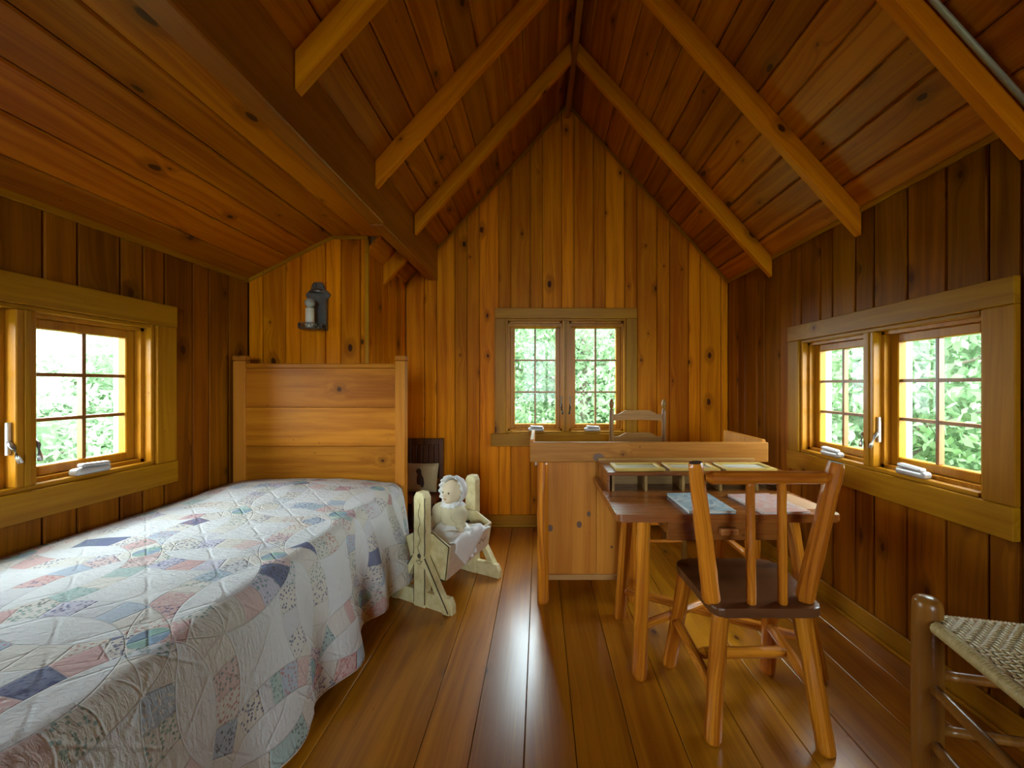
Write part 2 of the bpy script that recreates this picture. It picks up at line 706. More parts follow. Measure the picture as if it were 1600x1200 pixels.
ceil_items.append((slope_prism(RX, XR + .2, YF - .2, YB + .2), I4))
ceil_items.append((slope_prism(BX0 - .02, RX, YF - .2, YB + .2), I4))
ceil_items.append((slope_prism(XT - .15, BX0 - .02, YA + BT + .002, YB + .2), I4))
ceil_items.append((prism_mesh([(XL - .2, LZ - .06), (KX, KZ + .025), (BX0 + .02, KZ + .025), (BX0 + .02, KZ + .35), (KX, KZ + .35), (XL - .2, LZ + .3)], YF - .2, YA + .005), I4))
ceiling = put('ceiling', join_meshes(ceil_items), M_SHELL, kind='structure',
              label='open gable ceiling of stained pine boards with exposed rafters', cat='ceiling')


def ceil_boards(p_from, p_to, n, widths, y0, y1, seed, mat=W_ROOF):
    """boards along y on a plane from p_from to p_to (x,z), inward normal n"""
    p0, p1 = Vector((p_from[0], 0, p_from[1])), Vector((p_to[0], 0, p_to[1]))
    L = (p1 - p0).length
    d = (p1 - p0).normalized()
    tot = sum(widths)
    s = 0
    rnd = random.Random(seed)
    for w in widths:
        w2 = w * L / tot
        c = p0 + d * (s + w2 / 2) + n * rnd.uniform(-.0015, .0015)
        s += w2
        me = plank_mesh(w2 - .004, .02, lambda x: y0, lambda x: y1, c=.007)
        xx = n.cross(Y_)
        put('ceiling_board', me, mat, ceiling, axes(xx, n, Y_, c))


wr = [.15, .17, .15, .17, .15, .18, .13, .18, .15, .17, .15, .17, .15]
ceil_boards((XR, roof_z(XR)), (RX, RZ), nR, wr, YF, YB, 3)
ceil_boards((RX, RZ), (BX1, roof_z(BX1)), nL, [.16, .17, .15, .18, .15, .17, .14, .17, .16, .14], YF, YB, 4)
ceil_boards((BX0, roof_z(BX0)), (XT, roof_z(XT)), nL, [.14, .15], YA, YB, 6)
nS = Vector((KZ - LZ, 0, -(KX - XL))).normalized()
ceil_boards((XL, LZ), (KX, KZ), nS, [.15, .16, .16, .15], YF, YA, 8)
ceil_boards((KX, KZ), (BX0, KZ), Vector((0, 0, -1)), [.19, .23], YF, YA, 10)

# rafters: 38 x 92 mm, plumb cut at the foot
RD, RW = .137, .042


def rafter(yc, side):
    if side > 0:
        xa, xb = RX + .018, XR - .004
    else:
        xa, xb = RX - .018, BX1 + .002
    za, zb_ = roof_z(xa), roof_z(xb)
    L = math.hypot(xb - xa, zb_ - za)
    d = Vector((xb - xa, 0, zb_ - za)).normalized()
    # local: z along the rafter, y = world y
    nn = d.cross(Y_)
    def loc(x, z):
        p = Vector((x - xa, 0, z - za))
        return (p.dot(nn), p.dot(d))
    poly = [loc(xa, za), loc(xa, za - RD), loc(xb, zb_ - RD), loc(xb, zb_)]
    me = prism_mesh([(p[0], p[1]) for p in poly], -RW / 2, RW / 2, bev=.003)
    put('rafter', me, W_RAFT, ceiling, axes(nn, Y_, d, (xa, yc, za)))


for yc in (-5.2, -4.4, -3.7, -3.0, -2.3, -1.55, -.85, -.12, .60, 1.30, 1.99, 2.745):
    rafter(yc, 1)
for yc in (-4.8, -4.1, -3.4, -2.7, -2.0, -1.33, -.65, .04, .73, 1.41, 2.09, 2.745):
    rafter(yc, -1)


# little rafter left of the beam, beyond the alcove
def short_rafter(yc):
    xa, xb = BX0, XT
    za, zb_ = roof_z(xa), roof_z(xb)
    me = prism_mesh([(xa, za), (xa, za - RD), (xb, zb_ - RD), (xb, zb_)], yc - RW / 2, yc + RW / 2, bev=.003)
    put('rafter', me, W_RAFT, ceiling)


short_rafter(2.90)
box('ridge_board', RX - .02, RX + .02, YF, YB - .002, RZ - .13, RZ - .01, wood((.36, .110, .008), (.24, .064, .004), knots=.4, vary=.10, axis='y'), ceiling)
W_BEAMY = wood((.38, .118, .008), (.25, .066, .004), knots=.5, vary=.10, axis='y')
box('header_beam', BX0, BX1, YF, 2.20, BZ, roof_z(BX1) + .02, W_BEAMY, ceiling, bev=.005)
box('header_beam', BX0, BX1 - .004, 2.201, YB - .001, BZ - .006, roof_z(BX1) + .02, W_BEAMY, ceiling, bev=.005)
# conduit clipped to the near right rafter
_x0, _x1 = RX + .1, XR - .02
_yc = 1.30 - RW / 2 - .012
_pp = [(x, _yc, roof_z(x) - .030) for x in (RX + .1, .7, 1.1, 1.4, XR - .03)] + [(XR - .012, _yc, roof_z(XR) - .09), (XR - .012, _yc, 1.75)]
put('conduit', tube_mesh(_pp[:5], .009, 8), M_CONDUIT, ceiling)

# thin cover strips where boards meet
def strip(parent, p0, p1, w=.022, t=.014, mat=W_TRIM, up=None, name='cover_strip'):
    p0, p1 = Vector(p0), Vector(p1)
    d = (p1 - p0)
    L = d.length
    x, y, z = frame_pts(d)
    if up is not None:
        y = Vector(up).normalized()
        x = y.cross(z)
    me = box_mesh(-w / 2, w / 2, -t / 2, t / 2, 0, L, .003)
    put(name, me, mat, parent, axes(x, y, z, p0))


e = .011
strip(wall_back, (RX, YB - .007, RZ - .012), (XR, YB - .007, roof_z(XR) - .012), up=(0, -1, 0), w=.02)
strip(wall_back, (RX, YB - .007, RZ - .012), (BX1, YB - .007, roof_z(BX1) - .012), up=(0, -1, 0), w=.02)
strip(wall_back, (BX0, YB - .007, roof_z(BX0) - .012), (XT, YB - .007, roof_z(XT) - .012), up=(0, -1, 0), w=.02)
strip(wall_alcove, (XL, YA - .007, LZ - .008), (KX, YA - .007, KZ - .010), up=(0, -1, 0), w=.022)
strip(wall_alcove, (KX, YA - .007, KZ - .010), (XT + .004, YA - .007, KZ - .010), up=(0, -1, 0), w=.022)
strip(wall_alcove, (XT + .004, YA - .003, 0), (XT + .004, YA - .003, KZ), w=.024, t=.012)
strip(wall_right, (XR - .007, YF, roof_z(XR) - .006), (XR - .007, YB, roof_z(XR) - .006), up=(-1, 0, 0), w=.026)
strip(wall_left, (XL + .007, YF, LZ - .004), (XL + .007, YA, LZ - .004), up=(1, 0, 0), w=.03)


def baseboard(name, F, u0, u1, label):
    o = box(name, u0, u1, -.016, 0, 0, .098, W_TRIMX, None, F, bev=.004, kind='structure', label=label, cat='baseboard')
    box('shoe_moulding', u0, u1, -.030, -.016, 0, .018, W_TRIMX, o, F, bev=.006, seg=2)


baseboard('baseboard_back', F_BACK, XT, XR - .02, 'pine baseboard along the gable wall')
baseboard('baseboard_right', F_RIGHT, -YB + .02, -YF, 'pine baseboard along the right wall')
baseboard('baseboard_left', F_LEFT, YF, YA, 'pine baseboard behind the bed')


# ------------------------------------------------------------------ windows
def window(name, F, op, label, casing=.09, top=.088, apron=.107, apron_x=.03, nx=2, nz=3, latch=True, handle_dir=1, head=True):
    x0, x1, z0, z1 = op
    root = empty(name, F @ Vector(((x0 + x1) / 2, 0, z0)), label=label, cat='window', kind='structure')
    B = lambda nm, a, b, c, d, e_, f, mat, par=root, bev=.003: box(nm, a, b, c, d, e_, f, mat, par, F, bev=bev)
    # casing boards on the wall
    B('casing', x0 - casing, x1 + casing, -.024, 0, z1, z1 + top, W_TRIMX)
    B('casing', x0 - casing, x0, -.021, 0, z0, z1, W_TRIM)
    B('casing', x1, x1 + casing, -.021, 0, z0, z1, W_TRIM)
    B('apron', x0 - casing - apron_x, x1 + casing + apron_x, -.028, 0, z0 - apron, z0, W_TRIMX)
    # jambs lining the hole
    B('jamb', x0, x0 + .018, -.006, .15, z0, z1, W_SASH)
    B('jamb', x1 - .018, x1, -.006, .15, z0, z1, W_SASH)
    B('jamb', x0 + .018, x1 - .018, -.006, .15, z1 - .018, z1, W_TRIMX)
    B('sill', x0 + .018, x1 - .018, -.012, .15, z0, z0 + .018, W_TRIMX)
    xm = (x0 + x1) / 2
    B('mullion', xm - .030, xm + .030, -.010, .15, z0 + .018, z1 - .018, W_SASH)
    B('mullion', xm - .009, xm + .009, -.016, -.010, z0 + .018, z1 - .018, W_TRIM, bev=.002)
    for k, (a, b) in enumerate(((x0 + .018, xm - .030), (xm + .030, x1 - .018))):
        c, d = z0 + .018, z1 - .018
        # stepped stop frame
        st = []
        for (p, q, r, s) in ((a, a + .016, c, d), (b - .016, b, c, d), (a, b, c, c + .016), (a, b, d - .016, d)):
            st.append((box_mesh(p, q, .030, .098, r, s), I4))
        put('stop', join_meshes(st), W_SASH, root, F)
        st = []
        for (p, q, r, s) in ((a, a + .024, c, d), (b - .024, b, c, d), (a, b, c, c + .020), (a, b, d - .020, d)):
            st.append((box_mesh(p, q, .101, .155, r, s), I4))
        put('exterior_frame', join_meshes(st), M_EXTF, root, F)
        a2, b2, c2, d2 = a + .016, b - .016, c + .016, d - .016
        # sash frame
        sw = .040
        st = []
        for (p, q, r, s) in ((a2, a2 + sw, c2, d2), (b2 - sw, b2, c2, d2), (a2 + sw, b2 - sw, c2, c2 + sw), (a2 + sw, b2 - sw, d2 - sw, d2)):
            st.append((box_mesh(p, q, .060, .100, r, s, .004), I4))
        sash = put('sash', join_meshes(st), W_SASH, root, F)
        # inner glazing bead
        ga, gb, gc, gd = a2 + sw, b2 - sw, c2 + sw, d2 - sw
        mw = .0075
        for i in range(1, nx):
            xx = ga + (gb - ga) * i / nx
            B('muntin', xx - mw, xx + mw, .066, .092, gc, gd, W_MUNT, sash, .002)
        for i in range(1, nz):
            zz = gc + (gd - gc) * i / nz
            B('muntin', ga, gb, .067, .091, zz - mw, zz + mw, W_MUNT, sash, .002)
        for i in range(nx):
            for j in range(nz):
                pa, pb = ga + (gb - ga) * i / nx, ga + (gb - ga) * (i + 1) / nx
                pc, pd = gc + (gd - gc) * j / nz, gc + (gd - gc) * (j + 1) / nz
                B('pane', pa, pb, .0805, .0815, pc, pd, M_GLASS, sash, 0)
        if head:
            B('screen_roll', a + .006, b - .006, .030, .058, d - .052, d - .012, W_SASH, root, .009)
        # crank operator on the sill
        cx = a + (b - a) * (.52 if k == 0 else .42)
        cz = z0 + .018
        cr_ = put('crank', box_mesh(-.068, .068, -.030, .012, 0, .030, .012, 3), M_WHITEM, root, F @ Matrix.Translation((cx, .008, cz)))
        put('crank_handle', box_mesh(-.058, .050, -.036, -.004, .030, .046, .007, 3), M_WHITEM, cr_, F @ Matrix.Translation((cx + .006, .008, cz)) @ Matrix.Rotation(.06, 4, 'Y'))
        # sash lock lever on the mullion side
        lx = (b - .006) if k == 0 else (a + .006)
        lz = z0 + (z1 - z0) * .20
        la = put('latch', box_mesh(-.006, .006, -.006, .006, 0, .12, .002), M_BRONZE if head else M_STEEL, root, F @ Matrix.Translation((lx, .012, lz)))
        s_ = -1 if k == 0 else 1
        put('latch_lever', tube_mesh([(0, 0, .05), (0, -.018, .03), (s_ * -.004, -.03, -.01), (s_ * -.008, -.036, -.03)], .0075, 8), M_BRONZE if head else M_STEEL, la,
            F @ Matrix.Translation((lx, .012, lz)))
    return root


window('window_1', F_BACK, WB, 'tall pair of six-pane casements in the gable wall', top=.087)
window('window_2', F_RIGHT, (-WR[1], -WR[0], WR[2], WR[3]), 'low pair of six-pane casements in the right wall beside the desk', casing=.10, top=.095, apron=.115, apron_x=.0, head=False)
window('window_3', F_LEFT, WL, 'low pair of six-pane casements in the left wall above the bed', casing=.105, top=.11, apron=.11, apron_x=.0, head=False)
w4 = empty('window_4', ((WD[0] + WD[1]) / 2, YF, WD[2]), label='large plain window behind the camera', cat='window', kind='structure')
for (a, b, c, d) in ((-WD[1], -WD[1] + .06, WD[2], WD[3]), (-WD[0] - .06, -WD[0], WD[2], WD[3]), (-WD[1] + .06, -WD[0] - .06, WD[2], WD[2] + .06), (-WD[1] + .06, -WD[0] - .06, WD[3] - .06, WD[3]), (-.26, -.20, WD[2] + .06, WD[3] - .06)):
    box('frame', a, b, -.01, .12, c, d, W_SASH, w4, F_REAR)
for (a, b) in ((-WD[1] + .06, -.26), (-.20, -WD[0] - .06)):
    box('pane', a, b, .06, .062, WD[2] + .06, WD[3] - .06, M_GLASS, w4, F_REAR, bev=0)

# ------------------------------------------------------------------ cloth and paint materials
M_SHEET = plain('white_cotton', (.78, .76, .71), .9, var=.05, scale=60, bumpy=.15)
M_LACE = plain('white_lace', (.86, .86, .84), .9, var=.05, scale=150, bumpy=.3)
M_CREAMCLOTH = plain('cream_cotton', (.70, .62, .40), .9, var=.08, scale=40, bumpy=.2)
M_DOLLSKIN = plain('doll_cloth_skin', (.72, .58, .38), .8, var=.05)
M_DOLLEYE = plain('painted_eye', (.04, .03, .02), .4)
M_DOLLLIP = plain('painted_lip', (.45, .12, .08), .6)
M_BLACKLINE = plain('dark_paint_line', (.05, .038, .016), .6)
M_CANDLE = plain('candle_sleeve', (.80, .76, .66), .55)
M_BULB = plain('frosted_bulb', (.34, .33, .31), .12)
M_GREYPIC = plain('faded_picture', (.44, .44, .30), .3, var=.3, scale=14)
M_FRAMEW = wood((.62, .42, .11), (.48, .30, .06), knots=0, vary=.06, axis='x')
M_PAPER = plain('page_edges', (.68, .66, .58), .8, var=.06, scale=200)


def quilt_material():
    m, b = new_mat('patchwork_quilt')
    _, uv = objcoord()
    u, v, _w = sep(uv)
    s = .44
    NSEG = 28
    cu = u / s + .15
    cv = v / s + .37
    iu = (cu + .5).floor()
    iv = (cv + .5).floor()
    fu = cu - iu
    fv = cv - iv
    su = fu.gt(0) * 2 - 1
    sv = fv.gt(0) * 2 - 1
    w = .088
    cov = None
    best = None
    seam = None
    for ox, oy in ((0, 0), (su, 0), (0, sv), (su, sv)):
        dx = fu - ox
        dy = fv - oy
        d = (dx * dx + dy * dy).sqrt()
        q = (d - .7071).abs()
        msk = q.lt(w)
        ang = V.m('ARCTAN2', dy, dx) * (NSEG / (2 * PI)) + 100.5
        seg = ang.floor()
        fr = ang - seg
        # id of this patch
        idv = (iu + ox) * 3.17 + (iv + oy) * 7.31 + seg * 1.73
        lines = V.m('MINIMUM', (q - w).abs() * (1 / .02), V.m('MINIMUM', fr, 1 - fr) * 5.0 + (1 - msk) * 5)
        cov = msk if cov is None else cov + msk
        best = idv * msk if best is None else V.m('MAXIMUM', best, idv * msk + (msk - 1) * 1000)
        seam = lines if seam is None else V.m('MINIMUM', seam, lines)
    wn_ = V.nt.nodes.new('ShaderNodeTexWhiteNoise')
    wn_.noise_dimensions = '1D'
    V.nt.links.new(best.s, wn_.inputs['W'])
    r1 = V(wn_.outputs['Value'])
    _r, r2, r3 = sep(wn_.outputs['Color'])
    white = (.66, .66, .655)
    base = ramp(r1, [(0, (.74, .71, .65)), (.16, (.70, .47, .45)), (.26, (.74, .70, .64)), (.38, (.48, .60, .57)), (.45, (.76, .73, .67)),
                     (.60, (.20, .22, .34)), (.645, (.68, .68, .70)), (.74, (.74, .58, .55)), (.80, (.50, .57, .66)), (.85, (.75, .71, .63)), (.95, (.62, .60, .70))], True)
    # printed dots and sprigs
    vo = V.nt.nodes.new('ShaderNodeTexVoronoi')
    vo.inputs['Scale'].default_value = 1.0
    V.nt.links.new(comb(u * 95 + r2 * 9, v * 95, r3 * 3), vo.inputs['Vector'])
    dots = smooth(V(vo.outputs['Distance']), .42, .30) * r3.gt(.35)
    dcol = ramp(r2, [(0, (.10, .11, .25)), (.3, (.55, .22, .20)), (.5, (.20, .34, .30)), (.7, (.75, .72, .66)), (.9, (.14, .13, .12))], True)
    pat = mixc(dots * .8, base, dcol)
    ca = fu.abs() - .5
    cb_ = fv.abs() - .5
    cross = (ca * ca + cb_ * cb_).sqrt().lt(.085) * cov.gt(.5)
    half = (fu * su - fv * sv).gt(0)
    solid = mixc(half, (.30, .40, .52), (.34, .50, .44))
    pat = mixc(cross, pat, solid)
    pat = mixc(.14, pat, (0, 0, 0))
    col = mixc(cov.gt(.5), white, pat)
    col = mixc(smooth(noise(comb(u * 4, v * 4, 0), 1, 3), .35, .75) * .12, col, (.62, .58, .50))
    setin(b, 'Base Color', col)
    setin(b, 'Roughness', .92)
    setin(b, 'Specular IOR Level', .1)
    # quilting: grooves on the seams, stitched petals in the whites, fine pucker
    pet = V.m('MINIMUM', ((fu * 6.2831 * 2).sin() + (fv * 6.2831 * 2).sin()).abs(), ((fu - fv) * 15.0).sin().abs() + .3)
    puck = noise(comb(u * 55, v * 105, 0), 1, 3, .6, .6)
    hgt = smooth(seam, .0, .30) * .45 + smooth(pet, 0, .25) * .40 + puck * .8 + noise(comb(u * 16 + 3, v * 60, 0), 1, 2, .5, .5) * .8
    bump(b, hgt, .7, .008)
    return m


M_QUILT = quilt_material()

# ------------------------------------------------------------------ bed
BY0, BY1 = .30, 2.42          # foot, face of the headboard
BXL, BXR = -1.872, -.820
bed = empty('bed', ((BXL + BXR) / 2, 1.4, 0), label='wooden single bed with a tall plank headboard in the alcove', cat='bed')
for x0, x1 in ((BXL, BXL + .074), (BXR - .062, BXR)):
    p = box('headboard_post', x0, x1, BY1, BY1 + .05, 0, 1.345, W_HEADZ, bed, bev=.004)
    box('post_cap', x0 - .003, x1 + .003, BY1 - .003, BY1 + .053, 1.347, 1.378, W_HEADZ, p, bev=.006)
for i, (z0, z1) in enumerate(((.36, .588), (.590, .822), (.824, 1.060), (1.062, 1.300))):
    box('headboard_plank', BXL + .072, BXR - .060, BY1 + .014, BY1 + .038, z0, z1, W_HEAD, bed, bev=.0015)
box('headboard_rail', BXL + .072, BXR - .060, BY1 + .004, BY1 + .046, 1.301, 1.329, W_HEAD, bed, bev=.004)
for x0 in (BXL + .01, BXR - .05):
    box('side_rail', x0, x0 + .035, BY0, BY1, .24, .38, wood((.42, .170, .050), (.27, .090, .022), knots=.2, vary=.1, axis='y'), bed)
for x0 in (BXL, BXR - .062):
    box('foot_post', x0, x0 + .062, BY0 - .05, BY0, 0, .50, W_HEADZ, bed)
box('mattress', BXL + .02, BXR - .03, BY0 + .01, BY1 - .03, .34, .575, M_SHEET, bed, bev=.05, seg=3)


def quilt():
    y0, y1 = BY0 - .02, BY1 - .012
    NY, NX = 190, 150
    xl, xe = BXL + .015, -.895
    Ltop = xe - xl
    rc = .055
    Ldrop = .47
    Lleft = .10
    tot = Lleft + Ltop + Ldrop + rc
    verts, uvs = [], []
    rnd = random.Random(3)
    for j in range(NY + 1):
        y = y0 + (y1 - y0) * j / NY
        for i in range(NX + 1):
            s = tot * i / NX
            # bump of the pillow beneath the quilt near the headboard
            pil = math.exp(-((y - 2.20) / .20) ** 2)
            hn = mnoise.noise(Vector((s * 2.2, y * 2.2, 0))) * .010 + mnoise.noise(Vector((s * 9, y * 9, 3))) * .004
            if s < Lleft:
                x, z = xl, .595 - (Lleft - s)
            elif s < Lleft + Ltop:
                x = xl + (s - Lleft)
                q = (x - xl) / Ltop
                z = .595 + .018 * math.sin(PI * min(1, q * 1.05)) + hn + .028 * pil * math.sin(PI * min(1, max(0, q))) ** .5
                if q < .05:
                    z -= (.05 - q) * .3
            else:
                t = s - Lleft - Ltop
                if t < rc * PI / 2:
                    a = t / rc
                    x = xe + rc * math.sin(a)
                    z = .595 + hn * (1 - t / .09 if t < .09 else 0) - rc + rc * math.cos(a)
                else:
                    dd = t - rc * PI / 2
                    f = dd / Ldrop
                    hem = 1 + .05 * math.sin(y * 5.1 + .6)
                    z = .595 - rc - dd * hem
                    ph = y * 2 * PI / .36 + 1.1 * math.sin(y * 3.3)
                    fold = math.sin(ph) * (.026 if y > 1.35 else .012) * min(1, f * 1.6)
                    fold += mnoise.noise(Vector((y * 6, f * 1.5, 7))) * .03 * f
                    deep = -.045 * math.exp(-((y - 1.83) / .05) ** 2) * min(1, f * 1.6)
                    x = xe + rc + .085 * f ** .8 + fold + deep
                    x += .03 * pil * f
            verts.append((x, y, z))
            uvs.append((s, y))
    faces = []
    W = NX + 1
    for j in range(NY):
        for i in range(NX):
            a = j * W + i
            faces.append((a, a + 1, a + W + 1, a + W))
    me = mesh_of(verts, faces, True)
    ul = me.uv_layers.new(name='UVMap')
    lv = np.zeros(len(me.loops), dtype=np.int32)
    me.loops.foreach_get('vertex_index', lv)
    ul.data.foreach_set('uv', np.array(uvs, dtype=np.float32)[lv].ravel())
    o = put('quilt', me, M_QUILT, label='white patchwork wedding ring quilt draped over the bed', cat='quilt')
    md = o.modifiers.new('thickness', 'SOLIDIFY')
    md.thickness = .010
    md.offset = 1
    # bound edge along the hem
    hem = [Vector(verts[j * W + NX]) + Vector((.004, 0, 0)) for j in range(0, NY + 1, 2)]
    put('hem_binding', tube_mesh(hem, .0065, 6), M_SHEET, o)


quilt()


# ------------------------------------------------------------------ sconce
def sconce():
    X0, Y0 = -1.452, YA
    r = empty('candle_sconce', (X0, Y0, 1.549), label='pewter wall sconce with an electric candle on the alcove wall', cat='sconce')
    o = [(-.062, 1.553), (.062, 1.553), (.064, 1.70), (.066, 1.765), (.080, 1.778), (.080, 1.795), (.066, 1.808), (.046, 1.826), (.040, 1.850), (.028, 1.872),
         (-.028, 1.872), (-.040, 1.850), (-.046, 1.826), (-.066, 1.808), (-.080, 1.795), (-.080, 1.778), (-.066, 1.765), (-.064, 1.70)]
    put('back_plate', prism_mesh(o, -.010, 0, .003), M_PEWTER, r, Matrix.Translation((X0, Y0, 0)))
    for s in (-1, 1):
        put('side_rim', box_mesh(-.003, .003, -.030, -.009, 1.556, 1.76, .002), M_PEWTER, r, Matrix.Translation((X0 + s * .062, Y0, 0)))
    put('hood', lathe_mesh([(.05, 0), (.044, .012), (.026, .024), (.012, .030), (.002, .032)], 16, 1.0, .6), M_PEWTER, r, Matrix.Translation((X0, Y0 - .022, 1.80)))
    put('rosette', lathe_mesh([(.014, 0), (.012, .006), (.004, .009)], 12), M_PEWTER, r, axes(X_, Z_, -Y_, (X0 - .02, Y0 - .012, 1.852)))
    # pierced tray
    cx, cy = X0 - .004, Y0 - .075
    tr = put('tray', lathe_mesh([(.072, 0), (.074, .004), (.070, .006), (.0, .006)], 28), M_PEWTER, r, Matrix.Translation((cx, cy, 1.553)))
    put('tray_rim', tube_mesh([(cx + .073 * math.cos(a * PI / 14), cy + .073 * math.sin(a * PI / 14), 1.585) for a in range(29)], .003, 6), M_PEWTER, tr)
    pts = []
    for k in range(113):
        a = k * 2 * PI / 112
        pts.append((cx + .073 * math.cos(a), cy + .073 * math.sin(a), 1.572 + .012 * math.sin(a * 14)))
    put('tray_filigree', tube_mesh(pts, .0026, 5), M_PEWTER, tr)
    put('candle', lathe_mesh([(.0255, 0), (.026, .01), (.025, .125), (.020, .128)], 20), M_CANDLE, r, Matrix.Translation((cx - .006, cy - .006, 1.559)))
    put('bulb', lathe_mesh([(.012, 0), (.016, .004), (.027, .018), (.031, .034), (.026, .052), (.014, .062), (.002, .066)], 20), M_BULB, r, Matrix.Translation((cx - .006, cy - .006, 1.686)))


sconce()


# ------------------------------------------------------------------ cradle
def cradle_paint():
    m, b = new_mat('worn_cream_paint')
    oc, _ = objcoord()
    n1 = noise(oc, 18, 4, .6)
    n2 = noise(oc, 70, 4, .7)
    c = mixc(smooth(n1, .2, .65), (.56, .44, .18), (.76, .66, .36))
    c = mixc(smooth(n2, .66, .74), c, (.25, .16, .06))
    setin(b, 'Base Color', c)
    setin(b, 'Roughness', .55)
    bump(b, n2, .2, .003)
    return m


M_CREAM = cradle_paint()
M_PINKP = plain('faded_pink_paint', (.66, .50, .36), .6, var=.14, scale=25, bumpy=.1)


def cradle():
    O = Vector((-.535, 2.363, 0))
    a = Vector((.457, .889, 0)).normalized()
    b = Vector((a.y, -a.x, 0))
    F = axes(b, a, Z_, O)            # local x = across (towards the aisle), y = long axis (away), z up
    r = bpy.data.objects.new('cradle', None)
    COL.objects.link(r)
    r.matrix_local = F
    r.empty_display_size = .1
    WM[r.name] = F
    tag(r, 'small cream painted antique cradle on trestle feet beside the bed', 'cradle')
    P = lambda nm, me, mat, par=r: put(nm, me, mat, par, F)
    for s in (-1, 1):
        yc = s * .225
        post = P('post', prism_mesh([(-.040, 0), (.040, 0), (.040, .590), (.024, .618), (-.024, .618), (-.040, .590)], yc - .026, yc + .026, .004), M_CREAM)
        P('foot', prism_mesh([(-.215, 0), (.215, 0), (.215, .045), (.195, .082), (-.195, .082), (-.215, .045)], yc - s * .004 - .018, yc - s * .004 + .018, .003), M_CREAM)
        for q in (-1, 1):
            br = prism_mesh([(q * .036, .285), (q * .036, .225), (q * .165, .006), (q * .207, .006), (q * .207, .018)], yc + s * .010 - .020, yc + s * .010 + .020, .002)
            brace = P('brace', br, M_CREAM)
            if s < 0:
                P('painted_line', tube_mesh([(q * .044, yc - .031, .272), (q * .203, yc - .031, .018)], .0032, 5), M_BLACKLINE, brace)
        if s < 0:
            # dark painted edging and a sketched flower on the near post
            for q in (-1, 1):
                P('painted_line', tube_mesh([(q * .0385 + .0012 * math.sin(k * 1.9), yc - .0245, .02 + k * .0285) for k in range(21)], .0030, 5), M_BLACKLINE, post)
            fl_ = []
            for k in range(41):
                t = k / 40
                fl_.append((.010 * math.sin(t * 21) * (1 - .5 * t), yc - .0262, .25 + .31 * t))
            P('painted_flower', tube_mesh(fl_, .0017, 4), M_BLACKLINE, post)
            ro = [(.013 * (1 - k / 44) * math.cos(k * .62), yc - .0262, .275 + .013 * (1 - k / 44) * math.sin(k * .62)) for k in range(40)]
            P('painted_flower', tube_mesh(ro, .0016, 4), M_BLACKLINE, post)
            for q in (-1, 1):
                P('painted_leaf', tube_mesh([(0, yc - .0262, .255), (q * .012, yc - .0262, .246), (q * .021, yc - .0262, .252), (q * .012, yc - .0262, .238), (0, yc - .0262, .228)], .0014, 4), M_BLACKLINE, post)
    P('axle', tube_mesh([(0, -.225, .33), (0, .225, .33)], .008, 8), M_BLACKLINE)
    # trough, bottom rising a little towards the far end
    zt, yn, yf = .335, -.185, .185
    zbn, zbf = .150, .200
    T, Bt = .165, .140
    def side(q):
        t = .012
        v = [(q * T, yn, zt), (q * T, yf, zt + .01), (q * Bt, yf, zbf), (q * Bt, yn, zbn)]
        v += [(x - q * t, y, z) for x, y, z in v]
        f = [(0, 1, 2, 3), (7, 6, 5, 4), (0, 4, 5, 1), (1, 5, 6, 2), (2, 6, 7, 3), (3, 7, 4, 0)]
        return fix_normals(mesh_of(v, f))
    sd = P('side_panel', side(1), M_PINKP)
    P('side_panel', side(-1), M_PINKP)
    for (yy, zb, dz, s) in ((yn, zbn, 0, -1), (yf, zbf, .01, 1)):
        poly = [(-Bt, zb), (Bt, zb), (T, zt + dz), (.055, zt + .055 + dz), (-.055, zt + .055 + dz), (-T, zt + dz)]
        e_ = P('end_panel', prism_mesh(poly, yy - .007 + s * .008, yy + .007 + s * .008, .002), M_CREAM)
        if s < 0:
            pp = [(x * .99, yy - .017, z) for x, z in poly] + [(poly[0][0] * .99, yy - .017, poly[0][1])]
            P('painted_line', tube_mesh(pp, .0034, 5), M_BLACKLINE, e_)
    P('bottom_panel', fix_normals(mesh_of([(-Bt, yn, zbn), (Bt, yn, zbn), (Bt, yf, zbf), (-Bt, yf, zbf), (-Bt, yn, zbn + .012), (Bt, yn, zbn + .012), (Bt, yf, zbf + .012), (-Bt, yf, zbf + .012)],
                                          [(0, 3, 2, 1), (4, 5, 6, 7), (0, 1, 5, 4), (1, 2, 6, 5), (2, 3, 7, 6), (3, 0, 4, 7)])), M_CREAM)
    # scrolls painted on the side that faces the room
    for (yc, sc) in ((-.03, 1.0), (.10, .8)):
        pts = []
        for k in range(36):
            t = k / 35
            yy = yc + (t - .5) * .11 * sc
            zz = .262 + .014 * math.sin(t * 14) * sc
            xx = T - (T - Bt) * (zt - zz) / (zt - zbn) + .001
            pts.append((xx, yy, zz))
        P('painted_scroll', tube_mesh(pts, .0015, 4), M_BLACKLINE, sd)
    return F


CF = cradle()


